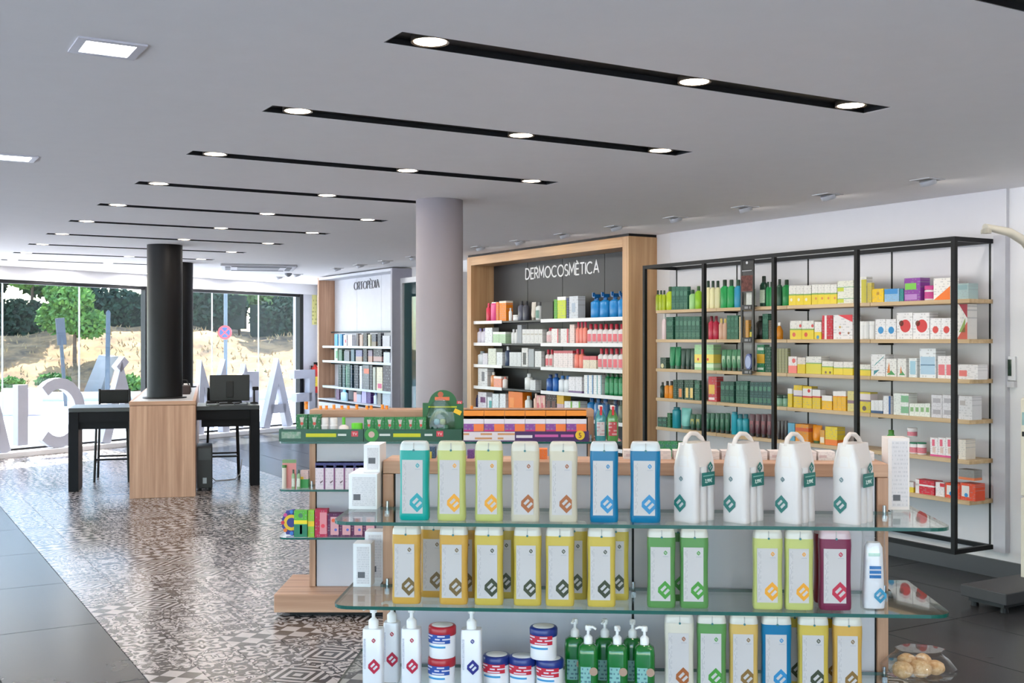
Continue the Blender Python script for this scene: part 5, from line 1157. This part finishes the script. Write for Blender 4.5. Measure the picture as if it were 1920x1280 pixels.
# white boxes on the side wings and top
def wbox(fr, x0, x1, y0, z0, z1, d, label, c='e6e6ea', rz=0.0):
    o = MB().box(0, x1 - x0, 0, d, 0, z1 - z0).build('white_carton', plain(c, .45, 0, .02), None, fr.P(x0, y0, z0), fr.rot + rz)
    MB().box(.012, x1 - x0 - .005, -.0006, 0, .01, z1 - z0 - .01).build('print_panel', printed('d6d2d6', 'a8a6ae', 16, 30, .5), o)
    MB().box(.016, .040, -.0012, -.0006, .03, .05).build('barcode', plain('5a5a60', .5), o)
    return tag(o, label, 'carton', 'white cartons on the near unit')
wbox(G1, .002, .098, .26, Z1, Z1 + .118, .18, 'white carton at the left end of the near unit, lower of two')
wbox(G1, .045, .100, .30, Z1 + .1185, Z1 + .212, .12, 'white carton at the left end of the near unit, upper of two')
wbox(G1, .015, .075, .27, Z2, Z2 + .145, .07, 'slim white carton on the left wing of the middle glass shelf')
wbox(G1, .035, .098, .37, Z2, Z2 + .168, .07, 'white carton behind the slim one on the left wing')
wbox(G1, W1 - .100, W1 - .03, .36, Z1, Z1 + .24, .08, 'tall white carton on the right wing of the near unit', 'e4dcda')
pt = 'top of the near unit'
for k, (xa, xb, yt, c) in enumerate(((1168, 1260, 846, 'e2d8d4'), (1262, 1350, 846, 'e2d8d4'), (1352, 1440, 845, 'e0d6d4'), (1442, 1532, 845, 'e2d8d6'), (1534, 1566, 846, 'e2dcda'), (1590, 1640, 842, 'dfd8d8'))):
    put(G1, .43, TOP1, pt, 'flat cartons on top of the near unit', ('c', xa, xb, yt, 1, 'flat pinkish white carton', dict(c=c, p=[(.05, .5, .3, .6, 'c9b4b4')], d=.07, h=.03)))
put(G1, .41, TOP1, pt, 'small things on top of the near unit', ('c', 1008, 1026, 850, 1, 'small orange carton', dict(c='e8782c', d=.05, h=.035)))
put(G1, .41, TOP1, pt, 'small things on top of the near unit', ('c', 876, 888, 850, 1, 'tiny purple carton', dict(c='6a3a86', d=.04, h=.03)))
put(G1, .41, TOP1, pt, 'small things on top of the near unit', ('c', 803, 816, 842, 1, 'tiny navy and yellow carton', dict(c='2a4a6a', p=[(0, .5, 0, .6, 'c8b83a')], d=.04, h=.04)))

# ------------------------------------------------------------------ goods on the rear unit
q1, q2, q3 = 'top shelf of the rear unit', 'middle shelf of the rear unit', 'lowest shelf of the rear unit'
RG = '1f6a3c'
def tray(xa, xb, off, h, dep, c, label, txt):
    s0, d0 = G2.ray(xa, off); s1, _ = G2.ray(xb, off); w = s1 - s0
    root = empty('display_tray', G2.P(s0, off, Y1), 0)
    MB().box(0, w, .003, dep, 0, .003).build('floor', plain(c, .5), root)
    MB().box(0, w, 0, .003, 0, h).build('front', plain(c, .4), root)
    for x in (0, w - .003): MB().box(x, x + .003, .003, dep, .003, h).build('side', plain(c, .5), root)
    for (a, b_, z0, z1, m) in txt: MB().box(a * w, b_ * w, -.0012, 0, z0 * h, z1 * h).build('print_panel', m, root)
    return tag(root, label, 'display tray', 'printed trays on the rear unit'), w
YT = printed('1a5a40', 'c4c41c', 1, 15, .85, k=1.0); WT = printed('1a5040', 'c8d0cc', 1, 5, .8, k=1.0); TVR = plain('c83848', .4)
t1, w = tray(523, 681, .025, .070, .1, '1a5040', 'green printed cardboard tray at the left end of the rear unit', [(.03, .26, .25, .8, ground_mat('tray_picture', '4a8a6a', 'a8b0a8', 30)), (.32, .68, .2, .85, YT), (.70, .80, .35, .75, WT), (.86, .94, .4, .85, TVR)])
text('lettering', 'TV', .022, plain('f0dcdc', .4), t1, (w * .90, -.0016, .035))
t2, w = tray(682, 866, .025, .070, .1, '124a34', 'green printed cardboard tray under the six green cartons', [(.30, .58, .2, .85, YT), (.16, .27, .35, .75, WT), (.62, .70, .35, .75, WT), (.74, .81, .4, .85, TVR)])
text('lettering', 'TV', .022, plain('f0dcdc', .4), t2, (w * .775, -.0016, .035))
disc(0, .040, -.003, -.0004, 24).build('round_badge', plain('2a8a34', .4), t2, (w * .08, 0, .038)); disc(0, .018, -.004, -.003, 18).build('badge_centre', plain('c8a8a0', .4), t2, (w * .08, 0, .040))
zb = Y1 + .0035
GC = dict(p=[(0, 1, 0, .38, '7aa030')], poly=[([(.3, .9), (.7, .9), (.5, .5)], 'c0b8b0')], dot=[(.5, .66, .13, 'c84838'), (.6, .2, .12, 'c8803c')])
for s in (C(555, 577, 777, 1, 'tall green carton with shield print', RG, d=.06, **GC), C(578, 601, 777, 1, 'tall green carton with shield print', RG, d=.06, **GC)):
    put(G2, .034, zb, q1, 'green goods on the rear unit', s)
put(G2, .034, zb, q1, 'green goods on the rear unit', B(601, 615, 783, 1, 'white roll-on with green label', 'e0dcdc', 'd8d4d4', '2a6a4a', caph=.3, capw=.9, d=.035))
put(G2, .034, zb, q1, 'green goods on the rear unit', B(618, 632, 783, 1, 'white roll-on with green label', 'e0dcdc', 'd8d4d4', '2a6a4a', caph=.3, capw=.9, d=.035))
put(G2, .034, zb, q1, 'green goods on the rear unit', B(634, 653, 782, 1, 'white bottle with lime nozzle', 'e4d8d4', '58b428', 'a8704c', capw=.3, caph=.32, d=.04))
put(G2, .034, zb, q1, 'green goods on the rear unit', B(657, 680, 793, 1, 'white bottle with broad lime cap', 'dcdce0', '5cbc2c', None, capw=.85, caph=.45, d=.045))
put(G2, .034, zb, q1, 'green goods on the rear unit', C(682, 799, 782, 6, 'green carton with shield print', '1f7a3c', d=.05, **GC))
# arch-topped display card with clear dome
s0, d0 = G2.ray(791, .045); s1, _ = G2.ray(868, .045); w = s1 - s0; hz = G2.z(733, d0) - Y1
root = empty('arched_display', G2.P(s0, .10, Y1 + .004), 0)
pts = [(0, 0), (w, 0), (w, hz * .74), (w * .86, hz * .74)] + [(w * .5 + w * .34 * math.cos(a), hz * .74 + hz * .26 * math.sin(a)) for a in [PI * i / 14 for i in range(1, 14)]] + [(w * .14, hz * .74), (0, hz * .74)]
MB().vprism(pts, 0, .004).build('card', plain('1d5f34', .45), root)
MB().box(w * .14, w * .84, -.001, 0, hz * .63, hz * .69).build('print_panel', printed('1d5f34', 'b8c818', 1, 13, .85, k=1.0), root)
MB().box(w * .30, w * .66, -.001, 0, hz * .79, hz * .86).build('print_panel', plain('d8683c', .4), root)
disc(0, w * .07, -.002, 0, 14).build('round_print', plain('b85838', .4), root, (w * .44, 0, hz * .91))
MB().box(w * .84, w * .97, -.001, 0, hz * .72, hz * .78).build('red_badge', TVR, root)
text('lettering', 'TV', .016, plain('f0dcdc', .4), root, (w * .905, -.0015, hz * .725))
o = MB().box(-.022, .022, -.004, -.002, -.013, .013).build('yellow_sticker', plain('f0c41c', .4), root, (w * .86, 0, hz * .56), (0, .45, 0))
rr = [ring(w * .72 * math.cos(a), .10 * math.cos(a), w * .36 * math.sin(a), 20, 2) for a in (0, .3, .6, .9, 1.2, 1.45)]
dm = MB(); dm.loft([[(x, max(-.05, -z * .9 - .002) , y * 3.0) for x, y, z in r] for r in rr])
dm.build('clear_dome', FILM, root, (w * .44, 0, hz * .32))
for k, (x, z, c) in enumerate(((.3, .16, '1c5a48'), (.45, .12, '24704a'), (.58, .18, '2c6a50'), (.5, .3, '8aa070'), (.36, .3, '7fb0b8'), (.66, .1, '1a4030'))):
    MB().lathe([(.004, 0), (.016, .004), (.019, .018), (.015, .033), (.003, .036)], 10).build('sample_pot', plain(c, .3), root, (w * x, -.024, hz * z))
tag(root, 'green arch topped display card with clear dome on the rear unit', 'display')
# purple and orange cartons in a purple tray
t3, w = tray(869, 1104, .025, .058, .11, '45245c', 'purple printed tray under the orange and purple cartons', [(.42, .55, .2, .8, printed('45245c', 'd8d0d8', 1, 6, .9, k=1.0)), (.57, .88, .3, .85, printed('45245c', 'c85ca0', 1, 15, .8, k=1.0)), (0, .41, .1, .95, printed('d8d0d4', 'c88a4c', 2, 9, .5, k=.9))])
disc(0, .027, -.004, -.0012, 24).build('round_badge', plain('e8c02c', .4), t3, (w * .93, 0, .036))
text('lettering', '5', .042, plain('6a1f3c', .4), t3, (w * .93, -.005, .021), depth=.0006)
put(G2, .034, zb, q1, 'orange and purple cartons', C(869, 1100, 769, 6, 'orange topped purple carton', '8a4a9a', [(0, 1, .72, 1, 'ec8c24'), (0, 1, .72, .82, 'f0bc1c'), (0, 1, .56, .72, 'ded8e2'), (.5, 1, .2, .55, 'ee7c3c'), (0, .5, .22, .36, 'c8307c')], d=.07))
# two children's trigger bottles in film
for k, (xa, xb, c, c2) in enumerate(((1116, 1137, '3f9aa0', 'e4dcdc'), (1138, 1160, '5a9a4c', 'e8e0e0'))):
    s0, d0 = G2.ray(xa, .05); s1, _ = G2.ray(xb, .05); w = s1 - s0
    root = empty('trigger_spray', G2.P((s0 + s1) / 2, .075, Y1), 0)
    body_loft([(w * .9, .045, 0), (w, .05, .01), (w, .05, .13), (w * .6, .04, .165), (w * .35, .028, .18)], 18, 3).build('body', plain(c, .3, 0, .1, .3), root)
    wrap_label(w, .05, .03, .11, printed('c8484c' if k else 'd8d0d0', 'e8e4e4' if k else 'c03c48', 4, 5, .5), root, -.7, .7)
    MB().box(-.012, .012, -.03, .03, .18, .205).build('trigger_head', plain(c2, .3), root, bevel=.004); MB().box(-.006, .006, -.045, -.03, .15, .2).build('trigger', plain('c8202c', .4), root)
    body_loft([(w * 1.04, .058, .001), (w * 1.06, .066, .1), (w * 1.0, .062, .2), (w * .98, .02, .225)], 16, 3).build('film_wrap', FILM, root)
    tag(root, ['teal trigger spray in clear film right of the purple tray', 'green trigger spray in clear film at the right end'][k], 'spray bottle', 'film wrapped sprays on the rear unit')
# middle shelf
put(G2, .034, Y2, q2, 'purple cartons', C(591, 703, 867, 6, 'tall white carton with purple edge', 'd8ccd6', [(0, 1, .80, 1, '2a2a6c'), (.08, .85, .82, .9, 'c8c8e4'), (.86, 1, 0, .8, '7a3a6c')], d=.07, poly=[([(.5, .2), (.75, .28), (.8, .34), (.5, .26)], '5a3a4a')]))
root = empty('blister_pack', G2.P(G2.ray(545, .06)[0], .07, Y2), 0)
MB().box(-.05, .03, 0, .004, 0, .165).build('backing_card', plain('d88a88', .5), root); MB().box(-.05, .03, -.0006, 0, .145, .165).build('header', plain('7a9a6c', .5), root)
body_loft([(.026, .022, .001), (.026, .022, .12), (.018, .014, .13)], 14, 2).build('tube', plain('c8bcb0', .4), root, (-.036, -.014, 0)); body_loft([(.028, .024, .12), (.028, .024, .135)], 14, 2).build('tube_cap', plain('4a7a3c', .4), root, (-.036, -.014, 0))
tag(root, 'pink blister pack at the left end of the rear unit', 'blister pack')
for s in (B(546, 553, 880, 1, 'tiny green bottle', '8aa47c', '2f4a34', 'd0d4c8', d=.02), B(556, 563, 880, 1, 'tiny green bottle', '8aa47c', '2f4a34', 'd0d4c8', d=.02)): put(G2, .03, Y2, q2, 'small goods at the left end', s)
put(G2, .08, Y2, q2, 'small goods at the left end', C(563, 578, 882, 1, 'small green and pink carton', 'd8b8b4', [(0, 1, 0, .5, '3a9a50'), (0, .4, .5, .65, 'e0b838')], d=.05))
# lowest shelf
root = empty('gift_pack', G2.P(G2.ray(545, .05)[0], .08, Y3), 0)
m = MB(); n = 24
ptsg = [(.055 * (1 + .1 * math.cos(9 * 2 * PI * i / n)) * math.cos(2 * PI * i / n), .075 + .075 * (1 + .06 * math.cos(9 * 2 * PI * i / n)) * math.sin(2 * PI * i / n)) for i in range(n)]
m.vprism([(x, max(0, z)) for x, z in ptsg], -.004, .02).build('card', plain('3a3a8a', .45), root)
disc(.028, .046, -.006, -.004, 20).build('yellow_ring', plain('e8bc2c', .4), root, (0, 0, .075))
for k in range(8):
    a = 2 * PI * k / 8; disc(0, .011, -.007, -.004, 10).build('round_print', plain(['c83048', 'e87a2c', '3a78c8', 'c84890'][k % 4], .4), root, (.05 * math.cos(a), 0, .075 + .062 * math.sin(a)))
tag(root, 'scalloped multicoloured round pack at the left end', 'gift pack')
for s, off in ((C(551, 576, 957, 1, 'bright green carton with yellow band', '5ab43a', [(0, 1, .5, .64, 'ecd82c'), (0, 1, 0, .48, '1f7a5c'), (.45, .62, .12, .46, '3a78c8')], d=.05, dot=[(.5, .82, .18, '4a7a5c')]), .02), (C(577, 589, 957, 1, 'lime and yellow carton', '8cc434', [(0, 1, .4, .6, 'e8c82c')], d=.06), .03), (C(590, 614, 955, 1, 'crimson flowered carton', 'b8204c', [(.4, .95, .1, .9, 'dc8c98')], d=.07, dot=[(.65, .4, .16, 'e04458')]), .034), (C(614, 703, 962, 4, 'small purple flowered carton', '5a1c50', [(.25, .95, .08, .85, 'd8a0a8')], d=.06, dot=[(.5, .7, .16, 'e0603c'), (.7, .3, .12, '5a6ac0')]), .034)):
    put(G2, off, Y3, q3, 'colourful cartons', s)
# row of tiny orange vials along the top board
for k, px in enumerate((574, 601, 612, 626, 641, 653, 669, 688, 696, 717, 725, 884)):
    s, d = G2.ray(px, .30); root = empty('orange_vial', G2.P(s, .30, TOP2), 0)
    h = .045 if k == 0 else (.022 if k % 3 else .028); r = .009 if k else .011
    MB().lathe([(r, 0), (r, h * .7), (r * .8, h * .75)], 12).build('body', plain('e88a1c', .3), root); MB().lathe([(r * 1.05, h * .75), (r * 1.05, h)], 12).build('cap', plain('e8a050' if k % 2 else 'e07c14', .35), root)
    tag(root, f'small orange vial on top of the rear unit, {ordn[k]} from left', 'vial', 'orange vials on the rear unit')

# ------------------------------------------------------------------ body scale, wall control, bag of sponges
CREAM = plain('d9d2c2', .45)
root = empty('body_scale', WALL.P(-4.255, 5.74, 0), WALL.rot)
MB().vprism([(-.155, .055), (.155, .055), (.155, .125), (-.155, .125)], 0, .56).build('platform', plain('3d3d3f', .5), root, bevel=.006)
MB().box(-.12, .12, .03, .5, .03, .055).build('undertray', plain('232426', .5), root)
for x in (-.1, .1):
    for y in (.06, .46): MB().lathe([(.025, 0), (.02, .03)], 12).build('foot', BLACK, root, (x, y, 0))
MB().box(-.105, .105, .50, .72, .03, .62).build('lower_column', CREAM, root, bevel=.012); MB().box(-.105, .105, .50, .72, .625, 1.24).build('upper_column', CREAM, root, bevel=.012)
MB().box(-.09, .02, .497, .50, 1.0, 1.03).build('coin_slot', BLACK, root); MB().box(-.09, .0, .497, .50, 1.07, 1.15).build('display_window', plain('7fa0a0', .2), root)
pts = [(0, .62, 1.24), (0, .62, 1.75), (0, .60, 1.95), (0, .52, 2.10), (0, .40, 2.20), (0, .25, 2.25), (0, .02, 2.27)]
MB().tube(pts, [.035, .035, .034, .032, .03, .026, .02], 12).build('height_arm', CREAM, root)
MB().lathe([(.02, 0), (.03, -.01), (.03, -.03)], 12).build('sensor_head', plain('b8b2a4', .4), root, (0, .03, 2.262))
tag(root, 'cream pharmacy weighing scale with black platform and curved arm', 'scale')
s, d = WALL.ray(1897, WV - .01)
root = empty('wall_control', WALL.P(s, WV - .001, 0), WALL.rot)
MB().box(-.032, .032, -.02, 0, 1.33, 1.49).build('housing', plain('dcdce0', .4), root, bevel=.004); MB().box(-.026, .006, -.022, -.02, 1.36, 1.47).build('screen', plain('22382c', .2), root); MB().box(-.028, .032, -.03, 0, 1.285, 1.325).build('bracket', plain('c4c2c8', .5), root)
tag(root, 'small white control unit with dark screen on the right wall', 'wall control')
MB().box(-4.79, -4.70, WV - .05, WV - .001, .18, 2.3).build('trim_1', plain('c4c4cc', .6), None, (0, 0, 0), WALL.rot); struct(bpy.data.objects['trim_1'], 'pale vertical edge panel at the right end of the shelving')
# sponges in a clear bag at the foot of the near unit
s, d = G1.ray(1712, .1)
SP = ground_mat('sponge', 'c89a68', 'e8c8a0', 60)
root = empty('bag_of_sponges', G1.P(W1 - .03, .22, Z3 + .012), G1.rot)
random.seed(3)
for k, (x, y, z, r) in enumerate(((-.03, -.04, .0, .034), (.03, -.03, .0, .036), (.0, .02, .012, .032), (.085, .0, .0, .03), (.055, .03, .02, .026))):
    mb = MB(); rings = []
    for i in range(1, 9):
        a = PI * i / 9
        rings.append([((r * math.sin(a) * (1 + random.uniform(-.12, .12))) * math.cos(2 * PI * j / 12), (r * math.sin(a) * (1 + random.uniform(-.12, .12))) * math.sin(2 * PI * j / 12), -r * .8 * math.cos(a)) for j in range(12)])
    mb.loft(rings).build('sponge', SP, root, (x, y, z + r * .8))
rings = []
for z, r in ((.001, .07), (.004, .115), (.03, .118), (.055, .095), (.075, .07), (.088, .078)):
    rings.append([(.03 + r * (1 + random.uniform(-.1, .1)) * math.cos(2 * PI * j / 18), -.01 + r * .72 * (1 + random.uniform(-.1, .1)) * math.sin(2 * PI * j / 18), z) for j in range(18)])
MB().loft(rings).build('clear_bag', FILM, root)
tag(root, 'clear bag of beige sponges at the right end of the near unit', 'bag')
root.location = G1.P(W1 - .05, .30, Z3)

# ------------------------------------------------------------------ labels of the shelf goods
byk = {}
for it in ITEMS: byk.setdefault((it[1], it[2]), []).append(it)
ol = ['first', 'second', 'third', 'fourth', 'fifth', 'sixth', 'seventh', 'eighth', 'ninth', 'tenth', 'eleventh', 'twelfth']
for (desc, place), its in byk.items():
    its.sort(key=lambda t: t[4])
    for i, (o, ds, pl, cat, px, grp) in enumerate(its):
        if len(its) == 1: lab = f'{ds} on the {pl}' if not pl.startswith('the ') else f'{ds} in {pl}'
        else: lab = f'{ds}, {ol[i]} from left, {pl}'
        tag(o, lab, cat, grp)
